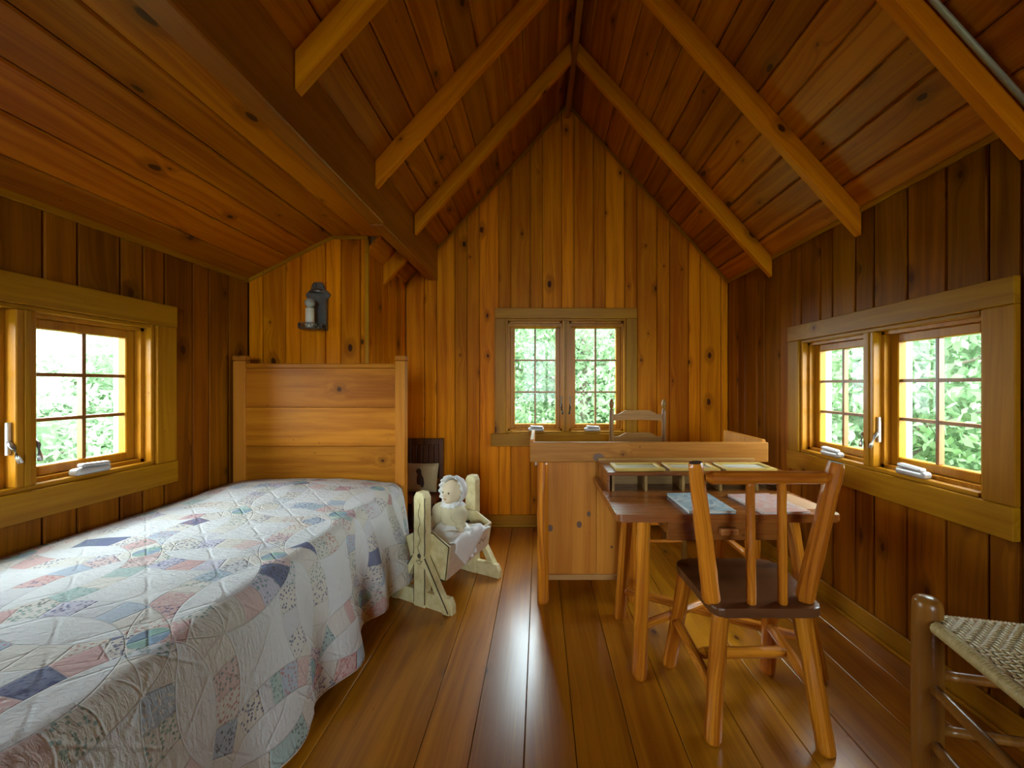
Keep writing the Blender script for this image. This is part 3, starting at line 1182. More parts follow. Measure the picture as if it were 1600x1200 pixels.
def doll():
    base = CF @ Vector((.01, .015, .21))
    r = empty('doll', base, rz=-.55, label='cloth doll in a white bonnet and cream dress sitting in the cradle', cat='doll')
    D = WM[r.name]                      # local: -y is the way she looks
    # continuous body: head, neck, trunk, arms, legs merged by remeshing
    it = []
    def ball(c, s):
        bm = bmesh.new()
        bmesh.ops.create_icosphere(bm, subdivisions=3, radius=1)
        me = bpy.data.meshes.new('ball')
        bm.to_mesh(me)
        bm.free()
        it.append((me, Matrix.Translation(c) @ Matrix.Diagonal((s[0], s[1], s[2], 1))))
    ball((0, 0, .352), (.060, .062, .070))
    ball((0, -.060, .342), (.010, .012, .012))      # nose
    ball((0, -.030, .315), (.038, .034, .030))      # chin and cheeks
    ball((0, .002, .285), (.026, .026, .03))
    ball((0, 0, .215), (.060, .045, .070))
    ball((0, 0, .13), (.062, .055, .075))
    for s in (-1, 1):
        for k in range(9):
            t = k / 8
            ball((s * (.065 + .055 * t), -.02 - .035 * t, .245 - .115 * t), (.024 - .006 * t,) * 3)
        ball((s * .125, -.065, .112), (.020, .022, .020))
        for k in range(9):
            t = k / 8
            ball((s * (.035 + .015 * t), -.02 - .13 * t, .075 - .01 * t), (.032 - .008 * t,) * 3)
        ball((s * .052, -.165, .082), (.022, .020, .032))
    body = put('body', join_meshes(it), M_DOLLSKIN, r, D)
    md = body.modifiers.new('merge', 'REMESH')
    md.mode = 'VOXEL'
    md.voxel_size = .006
    md.use_smooth_shade = True
    for s in (-1, 1):
        put('eye', lathe_mesh([(.006, 0), (.004, .002), (.001, .003)], 10), M_DOLLEYE, body, D @ axes(X_, Z_, -Y_, (s * .022, -.058, .356)))
    put('mouth', tube_mesh([(-.010, -.0625, .322), (0, -.0655, .319), (.010, -.0625, .322)], .0025, 6), M_DOLLLIP, body, D)
    # bodice with puffed sleeves, gathered skirt
    def ring_mesh(prof, n, wob, freq, fy=.8, ph=0.0, sy=0.0):
        v, f = [], []
        for k, (rr, z) in enumerate(prof):
            for j in range(n):
                an = 2 * PI * j / n
                q = rr * (1 + wob * (k / max(1, len(prof) - 1)) * math.sin(an * freq + ph + .6 * math.sin(an * 3)))
                v.append((q * math.cos(an), q * math.sin(an) * fy + sy * k, z))
        for k in range(len(prof) - 1):
            for j in range(n):
                j2 = (j + 1) % n
                f.append((k * n + j, k * n + j2, (k + 1) * n + j2, (k + 1) * n + j))
        return mesh_of(v, f, True)
    dress = put('dress', ring_mesh([(.034, .292), (.060, .285), (.080, .262), (.084, .23), (.078, .19), (.070, .165)], 40, .05, 9), M_CREAMCLOTH, r, D)
    put('skirt', ring_mesh([(.070, .168), (.098, .150), (.122, .115), (.138, .07), (.146, .03), (.150, .0)], 90, .10, 13, .85, sy=-.003), M_LACE, r, D)
    for s in (-1, 1):
        v = []
        sl = []
        for k in range(10):
            t = k / 9
            sl.append((.030 + .022 * math.sin(PI * min(1, t * 1.3)), t * .115))
        me = lathe_mesh(sl, 20)
        d = Vector((s * .055, -.034, -.105)).normalized()
        x, y, z = frame_pts(d)
        put('sleeve', me, M_CREAMCLOTH, dress, D @ axes(x, y, z, (s * .055, -.012, .268)))
    put('collar', ring_mesh([(.036, .300), (.060, .288), (.078, .272)], 60, .10, 14, .85), M_LACE, dress, D)
    # bonnet: cap over the back of the head with a ruffled brim round the face
    v, f = [], []
    n, kk = 40, 10
    for k in range(kk):
        th = .12 + k / (kk - 1) * 1.62
        for j in range(n):
            an = 2 * PI * j / n
            rr = 1.0 + .03 * math.sin(an * 9 + k)
            v.append((.073 * math.sin(th) * math.cos(an) * rr, .018 + .070 * math.cos(th), .358 + .080 * math.sin(th) * math.sin(an) * rr))
    for k in range(kk - 1):
        for j in range(n):
            j2 = (j + 1) % n
            f.append((k * n + j, (k + 1) * n + j, (k + 1) * n + j2, k * n + j2))
    f.append(tuple(range(n)))
    bn = put('bonnet', mesh_of(v, f, True), M_LACE, r, D)
    bn.modifiers.new('thickness', 'SOLIDIFY').thickness = .004
    v, f = [], []
    n = 120
    for k in range(4):
        for j in range(n):
            an = 2 * PI * j / n
            w = math.sin(an * 17) * .007 * k / 3
            v.append(((.070 + .006 * k) * math.cos(an), .006 - .010 * k + w, .358 + (.076 + .006 * k) * math.sin(an)))
    for k in range(3):
        for j in range(n):
            j2 = (j + 1) % n
            f.append((k * n + j, (k + 1) * n + j, (k + 1) * n + j2, k * n + j2))
    rf = put('ruffle', mesh_of(v, f, True), M_LACE, bn, D)
    rf.modifiers.new('thickness', 'SOLIDIFY').thickness = .002


doll()


def cradle_blanket():
    """lace cloth lying in the cradle and hanging as a point over the aisle side"""
    N = 44
    v, f = [], []
    for j in range(N + 1):
        for i in range(N + 1):
            s, t = i / N, j / N              # s across, t along the cradle
            yl = -.165 + .32 * t
            wv = mnoise.noise(Vector((s * 5, t * 6, 1))) * .022 + mnoise.noise(Vector((s * 13, t * 13, 4))) * .008
            drop = max(0.0, 1 - abs(t - .36) / .46) * .150     # pointed edge
            L1 = .30
            if s < .68:
                q = s / .68
                x = -.145 + .325 * q
                z = .300 + .045 * q + wv + (.03 * math.sin(PI * t))
            else:
                q = (s - .68) / .32
                x = .180 + .006 * math.sin(q * 3)
                z = .347 - (.02 + drop) * q + wv * (1 - q)
                x -= (.025 * (.335 - z) / .185) if z < .335 else 0
            v.append((x, yl, z))
    W = N + 1
    for j in range(N):
        for i in range(N):
            a_ = j * W + i
            f.append((a_, a_ + 1, a_ + W + 1, a_ + W))
    o = put('lace_blanket', mesh_of(v, f, True), M_LACE, None, CF, label='white lace blanket hanging in a point over the cradle side', cat='blanket')
    o.modifiers.new('thickness', 'SOLIDIFY').thickness = .004


cradle_blanket()

# ------------------------------------------------------------------ corner seat with cushion
cs = empty('corner_bench', (-.96, 3.16, 0), label='small dark wooden bench in the corner behind the headboard', cat='bench')
for x in (-1.10, -.835):
    box('post', x, x + .035, 3.29, 3.325, 0, .752, W_OLD, cs)
    box('leg', x, x + .035, 3.00, 3.035, 0, .30, W_OLD, cs)
box('back_rail', -1.066, -.834, 3.296, 3.32, .70, .752, W_OLD, cs)
box('back_rail', -1.066, -.834, 3.296, 3.32, .42, .47, W_OLD, cs)
for i in range(5):
    box('slat', -1.062 + i * .046, -1.022 + i * .046, 3.302, 3.316, .47, .70, W_OLD, cs)
box('seat', -1.11, -.79, 2.99, 3.33, .30, .33, wood((.24, .085, .035), (.14, .045, .018), knots=0, vary=.05, axis='x'), cs, bev=.008, seg=2)


def cushion():
    N = 16
    v, f = [], []
    for sd in (1, -1):
        for j in range(N + 1):
            for i in range(N + 1):
                s, t = i / N * 2 - 1, j / N * 2 - 1
                th = .036 * ((1 - s ** 4) * (1 - t ** 4)) ** .5
                v.append((s * .135 * (1 - .03 * (1 - t * t)), sd * th, t * .115 * (1 - .03 * (1 - s * s))))
    W = N + 1
    for k in range(2):
        for j in range(N):
            for i in range(N):
                a_ = k * W * W + j * W + i
                q = (a_, a_ + 1, a_ + W + 1, a_ + W)
                f.append(q if k else q[::-1])
    me = mesh_of(v, f, True)
    M = Matrix.Translation((-.955, 3.20, .452)) @ Matrix.Rotation(-.35, 4, 'X')
    o = put('cushion', me, plain('tan_canvas', (.42, .33, .17), .9, var=.12, scale=50, bumpy=.2), None, M,
            label='tan cushion with a dark bird motif on the corner bench', cat='cushion')
    # appliqued bird on the front
    pts = [(-.028, .062), (-.008, .066), (.006, .052), (.012, .020), (.030, -.010), (.040, -.050), (.034, -.078), (.018, -.082), (.012, -.060), (-.008, -.062), (-.020, -.040), (-.022, -.010), (-.020, .020), (-.034, .040)]
    put('bird_motif', prism_mesh(pts, -.0385, -.032), plain('dark_felt', (.055, .028, .022), .9), o, M)


cushion()


M_KNOT = plain('wood_knot', (.13, .055, .022), .5, var=.4, scale=90)

# ------------------------------------------------------------------ far desk (panelled log desk) and ladder-back chair
fd = empty('panelled_log_desk', (.6, 2.4, 0), label='log desk with a plank back and raised back rail facing the gable window', cat='desk')
W_LEDGE = wood((.52, .30, .10), (.40, .20, .06), knots=0, vary=.05, axis='x')
log('post', (.018, 2.195, 0), (.018, 2.195, .775), .034, .031, W_LOG, fd, seed=3, wob=.12)
log('post', (.517, 2.20, 0), (.517, 2.20, .775), .026, .025, W_LOG, fd, seed=4)
log('post', (1.19, 2.20, 0), (1.19, 2.20, .775), .030, .028, W_LOG, fd, seed=5)
for x in (.02, 1.19):
    log('post', (x, 2.62, 0), (x, 2.62, .735), .030, .028, W_LOG, fd, seed=int(x * 9) + 11)
RAIL = box('back_rail', -.053, 1.254, 2.172, 2.198, 0.775, .884, W_PANELX, fd, bev=.005, seg=2)
for x0, x1 in ((-.053, -.030), (1.231, 1.254)):
    box('end_rail', x0, x1, 2.199, 2.66, .775, .896, W_PANEL, fd, bev=.004)
for x0, x1 in ((.03, .315), (.3165, .505)):
    pk = box('back_plank', x0, x1, 2.199, 2.214, .150, .80, W_PANEL, fd, bev=.002)
    for kx, kz, kr in ((.060, .405, .014), (.220, .425, .014), (.273, .483, .011), (.40, .30, .006)):
        if x0 < kx < x1:
            put('knot', prism_mesh([(kr * math.cos(q * PI / 7), kr * 1.35 * math.sin(q * PI / 7)) for q in range(14)], -.0008, .002), M_KNOT, pk, Matrix.Translation((kx, 2.199, kz)))
put('knot', prism_mesh([(.030 * math.cos(q * PI / 8) * (1 + .15 * math.sin(q * 2.3)), .022 * math.sin(q * PI / 8)) for q in range(16)], -.0008, .002), M_KNOT, RAIL, Matrix.Translation((.322, 2.172, .803)))
box('deepened_bottom_rail', .03, .505, 2.190, 2.60, .120, .150, W_LEDGE, fd)  # front edge is the rail; added depth blocks the window's reflection on the floor
box('desktop', -.028, 1.229, 2.216, 2.66, .745, .773, W_DESK, fd, bev=.004)
log('stretcher', (1.17, 2.23, .24), (1.17, 2.60, .24), .020, .020, W_LOG, fd, taper0=.02, taper1=.02)


def ladder_chair():
    xl, xr, yb = .548, .948, 3.02
    r = empty('ladderback_chair', (.748, 2.84, 0), label='dark ladder-back chair tucked behind the panelled desk', cat='chair')
    for x in (xl, xr):
        p = log('back_post', (x, yb, 0), (x, yb, 1.015), .019, .017, W_CHAIRB, r, wob=.03, sides=14, flat=False)
        put('finial', lathe_mesh([(.013, 0), (.009, .006), (.012, .012), (.017, .030), (.018, .045), (.014, .065), (.006, .078), (.001, .081)], 14), W_CHAIRB, p, Matrix.Translation((x, yb, 1.012)))
    for zc in (.965, .795, .62):
        n = 18
        top, bot = [], []
        for i in range(n + 1):
            t = i / n
            q = t * 2 - 1
            k = max(0, 1 - max(0, abs(q) - .45) / .35)
            k = k * k * (3 - 2 * k)
            top.append((xl + .008 + (xr - xl - .016) * t, zc + .010 + .030 * k))
            bot.append((xl + .008 + (xr - xl - .016) * t, zc - .040 + .008 * (1 - q * q)))
        poly = bot + top[::-1]
        put('slat', prism_mesh(poly, yb - .006, yb + .006), W_CHAIRBX, r)
    for x in (xl - .02, xr + .02):
        log('front_leg', (x, 2.66, 0), (x, 2.66, .46), .019, .017, W_CHAIRB, r, wob=.03, sides=14, flat=False)
    put('seat', box_mesh(xl - .03, xr + .03, 2.645, yb + .01, .415, .45, .014, 2), plain('rush_seat', (.34, .22, .08), .8, var=.3, scale=90, bumpy=.4), r)
    for z in (.15, .27):
        log('rung', (xl - .02, 2.66, z), (xr + .02, 2.66, z), .012, .012, W_CHAIRBX and W_LOG, r, wob=.02, flat=False)
        log('rung', (xl, yb, z + .03), (xr, yb, z + .03), .012, .012, W_LOG, r, wob=.02, flat=False)
        for x0, x1 in ((xl - .02, xl), (xr + .02, xr)):
            log('rung', (x0, 2.66, z + .05), (x1, yb, z + .05), .012, .012, W_LOG, r, wob=.02, flat=False)


ladder_chair()

# ------------------------------------------------------------------ near desk
nd = empty('writing_desk', (.73, 1.84, 0), label='dark topped log writing desk with a drawer and cubby shelf', cat='desk')
DZ = .70


def rounded_top(x0, x1, y0, y1, r, n=6):
    pts = []
    for cx, cy_, a0 in ((x1 - r, y1 - r, 0), (x0 + r, y1 - r, PI / 2), (x0 + r, y0 + r, PI), (x1 - r, y0 + r, 1.5 * PI)):
        for k in range(n + 1):
            a = a0 + PI / 2 * k / n
            pts.append((cx + r * math.cos(a), cy_ + r * math.sin(a)))
    return pts


def slab_mesh(pts, z0, z1, bev=.004):
    n = len(pts)
    bm = bmesh.new()
    lo = [bm.verts.new((p[0], p[1], z0)) for p in pts]
    hi = [bm.verts.new((p[0], p[1], z1)) for p in pts]
    bm.faces.new(lo[::-1])
    tf = bm.faces.new(hi)
    for i in range(n):
        j = (i + 1) % n
        bm.faces.new((lo[i], lo[j], hi[j], hi[i]))
    if bev:
        eds = [e_ for e_ in bm.edges if abs(e_.verts[0].co.z - e_.verts[1].co.z) < 1e-6]
        bmesh.ops.bevel(bm, geom=eds, offset=bev, segments=2, affect='EDGES', profile=.5)
    me = bpy.data.meshes.new('slab')
    bm.to_mesh(me)
    bm.free()
    return me


put('desktop', slab_mesh(rounded_top(.295, 1.165, 1.525, 2.15, .022), DZ - .030, DZ), W_DESK, nd)
for (x, y, fx, fy, k) in ((.440, 1.665, .412, 1.628, 1), (1.045, 1.665, 1.135, 1.61, 2), (.452, 2.00, .413, 2.045, 3), (1.045, 2.00, 1.12, 2.05, 4)):
    log('leg', (fx, fy, 0), (x, y, DZ - .030), .031, .027, W_LOG, nd, seed=20 + k, wob=.12, rings=9)
log('stretcher', (.418, 2.03, .155), (1.125, 1.625, .15), .019, .019, W_LOG, nd, taper0=.03, taper1=.03)
log('stretcher', (.418, 1.64, .20), (1.11, 2.035, .19), .018, .018, W_LOG, nd, taper0=.03, taper1=.03)
dr = box('drawer', .500, .960, 1.548, 1.566, .592, .668, W_DESK, nd, bev=.003)
box('drawer_box', .512, .948, 1.566, 1.90, .600, .664, W_DESK, dr, bev=0)
pl = box('drawer_pull', .695, .765, 1.518, 1.548, .620, .646, wood((.46, .19, .05), (.32, .11, .02), knots=0, vary=.05, axis='x'), dr, bev=.006, seg=2)
# cubby shelf along the back
SZ = .790
box('shelf', .318, 1.165, 1.852, 2.145, SZ - .016, SZ, W_DESK, nd, bev=.003)
box('shelf_back', .318, 1.165, 2.00, 2.012, DZ, SZ - .016, wood((.34, .20, .06), (.24, .12, .03), knots=.6, vary=.1, axis='x'), nd, bev=0)
box('gallery_lip', .318, 1.165, 2.146, 2.160, SZ - .016, SZ + .012, wood((.44, .24, .07), (.32, .15, .03), knots=.2, vary=.05, axis='x'), nd, bev=.003)
box('shelf_end', .318, .330, 1.856, 2.145, DZ, SZ - .016, W_DESK, nd, bev=.002)
for x in (.345, .500, .675, .850, 1.020, 1.150):
    box('divider', x - .006, x + .006, 1.860, 2.00, DZ, SZ - .016, wood((.34, .20, .06), (.24, .12, .03), knots=0, vary=.1, axis='y'), nd, bev=.001)


def picture(x, y, w, d, rz, label, glass):
    M = Matrix.Translation((x, y, SZ + .0005)) @ Matrix.Rotation(rz, 4, 'Z')
    fw = .022
    it = []
    for (a, b, c, e_) in ((-w / 2, w / 2, -d / 2, -d / 2 + fw), (-w / 2, w / 2, d / 2 - fw, d / 2), (-w / 2, -w / 2 + fw, -d / 2 + fw, d / 2 - fw), (w / 2 - fw, w / 2, -d / 2 + fw, d / 2 - fw)):
        it.append((box_mesh(a, b, c, e_, 0, .014, .003), I4))
    o = put('framed_picture', join_meshes(it), M_FRAMEW, None, M, label=label, cat='picture frame', group='frames lying on the cubby shelf')
    put('picture', box_mesh(-w / 2 + fw, w / 2 - fw, -d / 2 + fw, d / 2 - fw, .001, .007), glass, o, M)


M_PIC2 = plain('pale_picture', (.46, .48, .40), .14, var=.2, scale=10)
M_PIC3 = plain('glazed_picture', (.55, .57, .52), .10, var=.15, scale=9)
picture(.475, 1.945, .235, .150, .02, 'small wooden picture frame, leftmost on the cubby shelf', M_GREYPIC)
picture(.735, 1.945, .235, .150, -.02, 'small wooden picture frame, middle one on the cubby shelf', M_PIC2)
picture(1.000, 1.945, .240, .160, .0, 'wooden picture frame with pale glass, rightmost on the cubby shelf', M_PIC3)


def book(name, x, y, w, d, h, rz, cover, art, label):
    M = Matrix.Translation((x, y, DZ + .0005)) @ Matrix.Rotation(rz, 4, 'Z')
    r = put(name, box_mesh(-w / 2, w / 2, -d / 2, d / 2, 0, h * .22, .001), cover, None, M, label=label, cat='book', group='picture books on the desk')
    put('pages', box_mesh(-w / 2 + .003, w / 2 - .003, -d / 2 + .003, d / 2 - .003, h * .22, h * .8), M_PAPER, r, M)
    put('cover', box_mesh(-w / 2, w / 2, -d / 2, d / 2, h * .8, h, .001), art, r, M)


def cover_art(name, base, second, third, rough=.35):
    m, b = new_mat(name)
    oc, _ = objcoord()
    x, y, z = sep(oc)
    n = noise(oc, 16, 4, .6, .8)
    n2 = noise(oc, 34, 3, .6, .4)
    c = mixc(smooth(n, .45, .58), base, second)
    c = mixc(smooth(n2, .58, .66), c, third)
    setin(b, 'Base Color', c)
    setin(b, 'Roughness', rough)
    return m


M_BLUEC = plain('blue_cover', (.20, .30, .36), .5)
M_PINKC = plain('pink_cover', (.56, .30, .26), .5)
ART_B = cover_art('blue_picture_cover', (.34, .46, .50), (.52, .58, .56), (.20, .26, .30))
ART_P = cover_art('pink_picture_cover', (.60, .34, .28), (.62, .46, .40), (.52, .56, .62))
book('picture_book', .665, 1.655, .185, .255, .014, .02, M_BLUEC, ART_B, 'pale blue picture book lying on the writing desk')
book('picture_book', .945, 1.655, .195, .255, .010, .07, M_PINKC, ART_P, 'pink picture book lying on the writing desk')
put('paper_sheet', box_mesh(-.07, .07, -.11, .11, 0, .0012), plain('tan_paper', (.58, .32, .16), .45, var=.08), None,
    Matrix.Translation((1.082, 1.70, DZ + .0005)) @ Matrix.Rotation(.10, 4, 'Z'), label='loose tan paper sheet on the desk beside the pink book', cat='paper')

# ------------------------------------------------------------------ log chair at the desk
lc = empty('log_chair', (.785, 1.5, 0), label='log chair with a dark plank seat pulled up to the writing desk', cat='chair')
SZT = .446


def seat_outline():
    pts = []
    corners = [(.590, 1.335, .035), (.958, 1.335, .035), (1.020, 1.725, .10), (.572, 1.725, .075)]
    n = len(corners)
    for i, (x, y, r) in enumerate(corners):
        p = Vector((x, y))
        a = (Vector(corners[i - 1][:2]) - p).normalized()
        b = (Vector(corners[(i + 1) % n][:2]) - p).normalized()
        for k in range(7):
            t = k / 6
            q = (1 - t) ** 2 * (p + a * r) + 2 * t * (1 - t) * p + t * t * (p + b * r)
            pts.append((q.x, q.y))
    return pts


put('seat', slab_mesh(seat_outline(), SZT - .032, SZT, .007), W_DARK, lc)
for k, (tx, ty, fx, fy) in enumerate(((.628, 1.375, .582, 1.335), (.905, 1.375, .936, 1.292), (.610, 1.65, .555, 1.70), (.965, 1.65, .952, 1.655))):
    log('leg', (fx, fy, 0), (tx, ty, SZT - .030), .028, .030, W_LOG, lc, seed=40 + k, wob=.10)
log('back_post', (.603, 1.392, SZT - .004), (.530, 1.352, .935), .031, .025, W_LOG, lc, seed=51, wob=.10, rings=9)
log('back_post', (.930, 1.392, SZT - .004), (1.012, 1.352, .935), .031, .026, W_LOG, lc, seed=52, wob=.10, rings=9)
log('crest_rail', (.562, 1.352, .884), (.985, 1.352, .884), .023, .022, W_LOG, lc, seed=53, taper0=.025, taper1=.02)
log('spindle', (.730, 1.368, SZT - .004), (.718, 1.354, .868), .0155, .0145, W_LOG, lc, seed=54, rings=10, wob=.13)
log('spindle', (.838, 1.368, SZT - .004), (.826, 1.354, .868), .0155, .0145, W_LOG, lc, seed=55, rings=10, wob=.13)
log('side_stretcher', (.595, 1.345, .155), (.572, 1.675, .215), .019, .019, W_LOG, lc, seed=56, taper0=.03, taper1=.03)
log('side_stretcher', (.928, 1.330, .17), (.953, 1.655, .205), .019, .019, W_LOG, lc, seed=57, taper0=.03, taper1=.03)
log('cross_stretcher', (.590, 1.50, .186), (.938, 1.50, .190), .020, .020, W_LOG, lc, seed=58, taper0=.03, taper1=.03)


# ------------------------------------------------------------------ stool with a woven seat
def stool():
    C0 = Vector((1.075, 1.10, 0))
    ang = -.225
    F = Matrix.Translation(C0) @ Matrix.Rotation(ang, 4, 'Z')
    r = bpy.data.objects.new('woven_stool', None)
    COL.objects.link(r)
    r.matrix_local = F
    r.empty_display_size = .1
    WM[r.name] = F
    tag(r, 'turned wooden stool with a woven splint seat near the right wall', 'stool')
    W, Dp, zs = .44, .40, .555        # local x to the right, -y towards the camera
    W_ST = wood((.28, .112, .016), (.18, .062, .008), knots=.1, vary=.05, rough=.30, coat=.15)
    cs_ = [(0, 0), (W, 0), (0, -Dp), (W, -Dp)]
    for k, (x, y) in enumerate(cs_):
        prof = [(.028, 0), (.032, .01), (.034, .25), (.034, .47), (.033, .585), (.031, .600), (.024, .609), (.012, .613), (.001, .614)]
        me = lathe_mesh(prof, 24)
        put('leg', me, W_ST, r, F @ Matrix.Translation((x, y, 0)))
    def rung(p, q, z, rr=.0125):
        p, q = Vector(p), Vector(q)
        pr = [p + (q - p) * t for t in (0, .1, .3, .5, .7, .9, 1)]
        put('rung', tube_mesh([(a.x, a.y, z) for a in pr], rr, 12), W_ST, r, F)
    for z in (.40, .25, .10):
        rung((.03, 0), (W - .03, 0), z)
        rung((.03, -Dp), (W - .03, -Dp), z)
    for z in (.375, .225, .10):
        rung((0, -.03), (0, -Dp + .03), z, .0145)
        rung((W, -.03), (W, -Dp + .03), z, .0145)
    # seat rails with the splint wound round them
    M_SPL, b = new_mat('woven_splint')
    oc, _ = objcoord()
    n = noise(oc, 60, 3)
    setin(b, 'Base Color', mixc(n, (.42, .29, .08), (.72, .58, .27)))
    setin(b, 'Roughness', .45)
    M_SPLB = plain('dark_splint', (.06, .045, .025), .5, var=.3, scale=60)
    for (p, q) in (((.0, .0), (W, .0)), ((0, -Dp), (W, -Dp)), ((0, 0), (0, -Dp)), ((W, 0), (W, -Dp))):
        p, q = Vector((p[0], p[1], zs - .0085)), Vector((q[0], q[1], zs - .0085))
        d = (q - p).normalized()
        n_ = 120
        pts = [p + d * .035 + (q - p - d * .07) * (i / n_) for i in range(n_ + 1)]
        v, f = [], []
        x, y, z = frame_pts(d)
        for i, c in enumerate(pts):
            rr = .0165 + (-.0022, .0016, .0020)[i % 3]
            for j in range(10):
                a = 2 * PI * j / 10
                v.append(c + (x * math.cos(a) + y * math.sin(a)) * rr)
        for i in range(n_):
            for j in range(10):
                j2 = (j + 1) % 10
                f.append((i * 10 + j, i * 10 + j2, (i + 1) * 10 + j2, (i + 1) * 10 + j))
        put('wound_rail', mesh_of(v, f, True), M_SPL, r, F)
    # twill weave: strands in both directions going over two and under two, turning in a herringbone
    st = .0105
    nx = int((W - .006) / st)
    ny = int((Dp - .004) / st)
    def over(i, j):
        k = i + j if (j // 12) % 2 == 0 else i - j
        return (k % 4) < 2
    for direction in (0, 1):
        v, f = [], []
        na, nb = (nx, ny) if direction == 0 else (ny, nx)
        for a in range(na):
            base = len(v)
            for b_ in range(nb):
                i, j = (a, b_) if direction == 0 else (b_, a)
                up = over(i, j) if direction == 0 else not over(i, j)
                zz = zs + .007 + (.0026 if up else -.0026)
                cx, cy_ = .004 + (i + .5) * st, -.002 - (j + .5) * st
                hw = st * .40
                if direction == 0:
                    v += [(cx - hw, cy_, zz - .001), (cx, cy_, zz + .0008), (cx + hw, cy_, zz - .001)]
                else:
                    v += [(cx, cy_ - hw, zz - .001), (cx, cy_, zz + .0008), (cx, cy_ + hw, zz - .001)]
            for b_ in range(nb - 1):
                k = base + b_ * 3
                for q in (0, 1):
                    f.append((k + q, k + q + 1, k + q + 4, k + q + 3))
        put('woven_seat', mesh_of(v, f, True), M_SPL, r, F, kind='stuff')
    put('seat_underlay', box_mesh(.01, W - .01, -Dp + .01, -.01, zs - .010, zs - .0005), M_SPLB, r, F)


stool()


# ------------------------------------------------------------------ outdoors
GZ = -2.6
M_GRASS, b = new_mat('grass_ground')
oc, _ = objcoord()
setin(b, 'Base Color', mixc(noise(oc, 1.2, 5), (.10, .17, .04), (.22, .28, .09)))
setin(b, 'Roughness', .95)
bm = bmesh.new()
bmesh.ops.create_circle(bm, cap_ends=True, radius=70, segments=64)
me = bpy.data.meshes.new('ground')
bm.to_mesh(me)
bm.free()
put('ground', me, M_GRASS, None, Matrix.Translation((0, 0, GZ)), kind='structure', label='grassy ground outside the windows', cat='ground')


def leaf_mat(name, c1, c2):
    m, b = new_mat(name)
    r = V.nt.nodes.new('ShaderNodeNewGeometry')
    rnd_ = V(r.outputs['Random Per Island'])
    c = mixc(rnd_, c1, c2)
    df = V.nt.nodes.new('ShaderNodeBsdfDiffuse')
    tl = V.nt.nodes.new('ShaderNodeBsdfTranslucent')
    V.nt.links.new(c, df.inputs[0])
    V.nt.links.new(c, tl.inputs[0])
    mx = V.nt.nodes.new('ShaderNodeMixShader')
    mx.inputs[0].default_value = .45
    V.nt.links.new(df.outputs[0], mx.inputs[1])
    V.nt.links.new(tl.outputs[0], mx.inputs[2])
    V.nt.links.new(mx.outputs[0], V.nt.nodes['Material Output'].inputs[0])
    V.nt.nodes.remove(b)
    return m


LEAVES = [leaf_mat('maple_leaves', (.16, .26, .13), (.27, .35, .22)), leaf_mat('birch_leaves', (.20, .30, .17), (.32, .39, .27)), leaf_mat('oak_leaves', (.15, .24, .12), (.26, .34, .21))]
M_BARK = plain('tree_bark', (.16, .13, .10), .9, var=.3, scale=12, bumpy=.4)


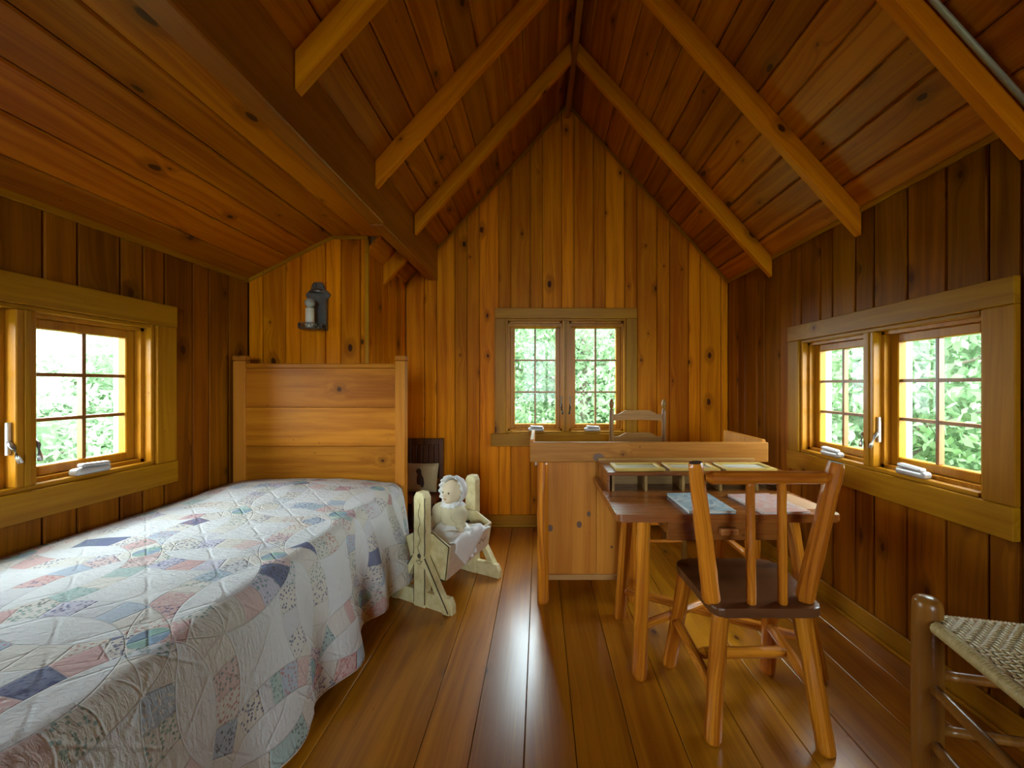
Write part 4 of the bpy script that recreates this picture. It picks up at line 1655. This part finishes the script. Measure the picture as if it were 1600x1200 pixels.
def tree(x, y, h, rad, k, label, n=15000, zc=None, leaf=.055):
    rs = np.random.RandomState(1000 + int(x * 31 + y * 17))
    r = empty('tree', (x, y, GZ), label=label, cat='tree', group='trees outside the windows')
    M = Matrix.Translation((x, y, GZ))
    # trunk and limbs
    it = []
    trunk = [(0, 0, 0), (.06, .03, h * .3), (-.05, .05, h * .6), (.02, 0, h * .92)]
    it.append((tube_mesh(trunk, .085, 8), I4))
    put('trunk', it[0][0], M_BARK, r, M)
    cent = []
    for q in range(16):
        a = q * 2.399 + rs.rand()
        zz = h * (.30 + .62 * (q + .5) / 16)
        rr = rad * (.45 + .5 * rs.rand()) * (1 - .35 * abs(zz / h - .55))
        e_ = (rr * math.cos(a), rr * math.sin(a), zz + .25)
        put('branch', tube_mesh([(0, 0, zz - .2), (e_[0] * .5, e_[1] * .5, zz + .05), e_], .022, 5), M_BARK, r, M)
        cent.append(e_)
    cent = np.array(cent)
    idx = rs.randint(0, len(cent), n)
    off = rs.normal(0, 1, (n, 3))
    off /= np.linalg.norm(off, axis=1)[:, None] + 1e-6
    off *= (rs.rand(n, 1) ** .5) * np.array([[.95, .95, .62]]) * rad * .55
    c = cent[idx] + off
    a = rs.normal(0, 1, (n, 3))
    a /= np.linalg.norm(a, axis=1)[:, None]
    b2 = rs.normal(0, 1, (n, 3))
    b2 -= a * (a * b2).sum(1)[:, None]
    b2 /= np.linalg.norm(b2, axis=1)[:, None]
    s = (leaf * (.6 + .8 * rs.rand(n)))[:, None]
    v = np.stack([c - a * s, c + b2 * s * .5, c + a * s, c - b2 * s * .5], 1).reshape(-1, 3)
    me = bpy.data.meshes.new('leaves')
    me.vertices.add(4 * n)
    me.vertices.foreach_set('co', v.astype(np.float32).ravel())
    me.loops.add(4 * n)
    me.loops.foreach_set('vertex_index', np.arange(4 * n, dtype=np.int32))
    me.polygons.add(n)
    me.polygons.foreach_set('loop_start', np.arange(0, 4 * n, 4, dtype=np.int32))
    me.update(calc_edges=True)
    put('foliage', me, LEAVES[k], r, M, kind='stuff')


BACKT = 'leafy tree seen through the gable window'
RIGHTT = 'leafy tree seen through the right-hand windows'
LEFTT = 'leafy tree seen through the window above the bed'
for (x, y, h, rad, k, lb) in ((-.9, 8.2, 5.6, 1.7, 1, BACKT), (.9, 7.6, 5.8, 1.7, 0, BACKT), (2.6, 8.6, 5.6, 1.8, 1, BACKT), (.2, 10.6, 6.6, 2.2, 2, BACKT),
                             (4.2, 4.9, 5.6, 1.6, 0, RIGHTT), (5.2, 6.6, 6.0, 1.9, 1, RIGHTT), (6.6, 5.0, 6.2, 2.0, 2, RIGHTT), (7.4, 8.4, 6.6, 2.3, 1, RIGHTT),
                             (-6.4, 6.9, 4.6, 1.5, 0, LEFTT), (-8.2, 6.0, 4.9, 1.7, 1, LEFTT), (-6.8, 4.4, 4.3, 1.4, 1, LEFTT), (-10.4, 9.2, 5.0, 2.0, 2, LEFTT)):
    tree(x, y, h, rad, k, lb)
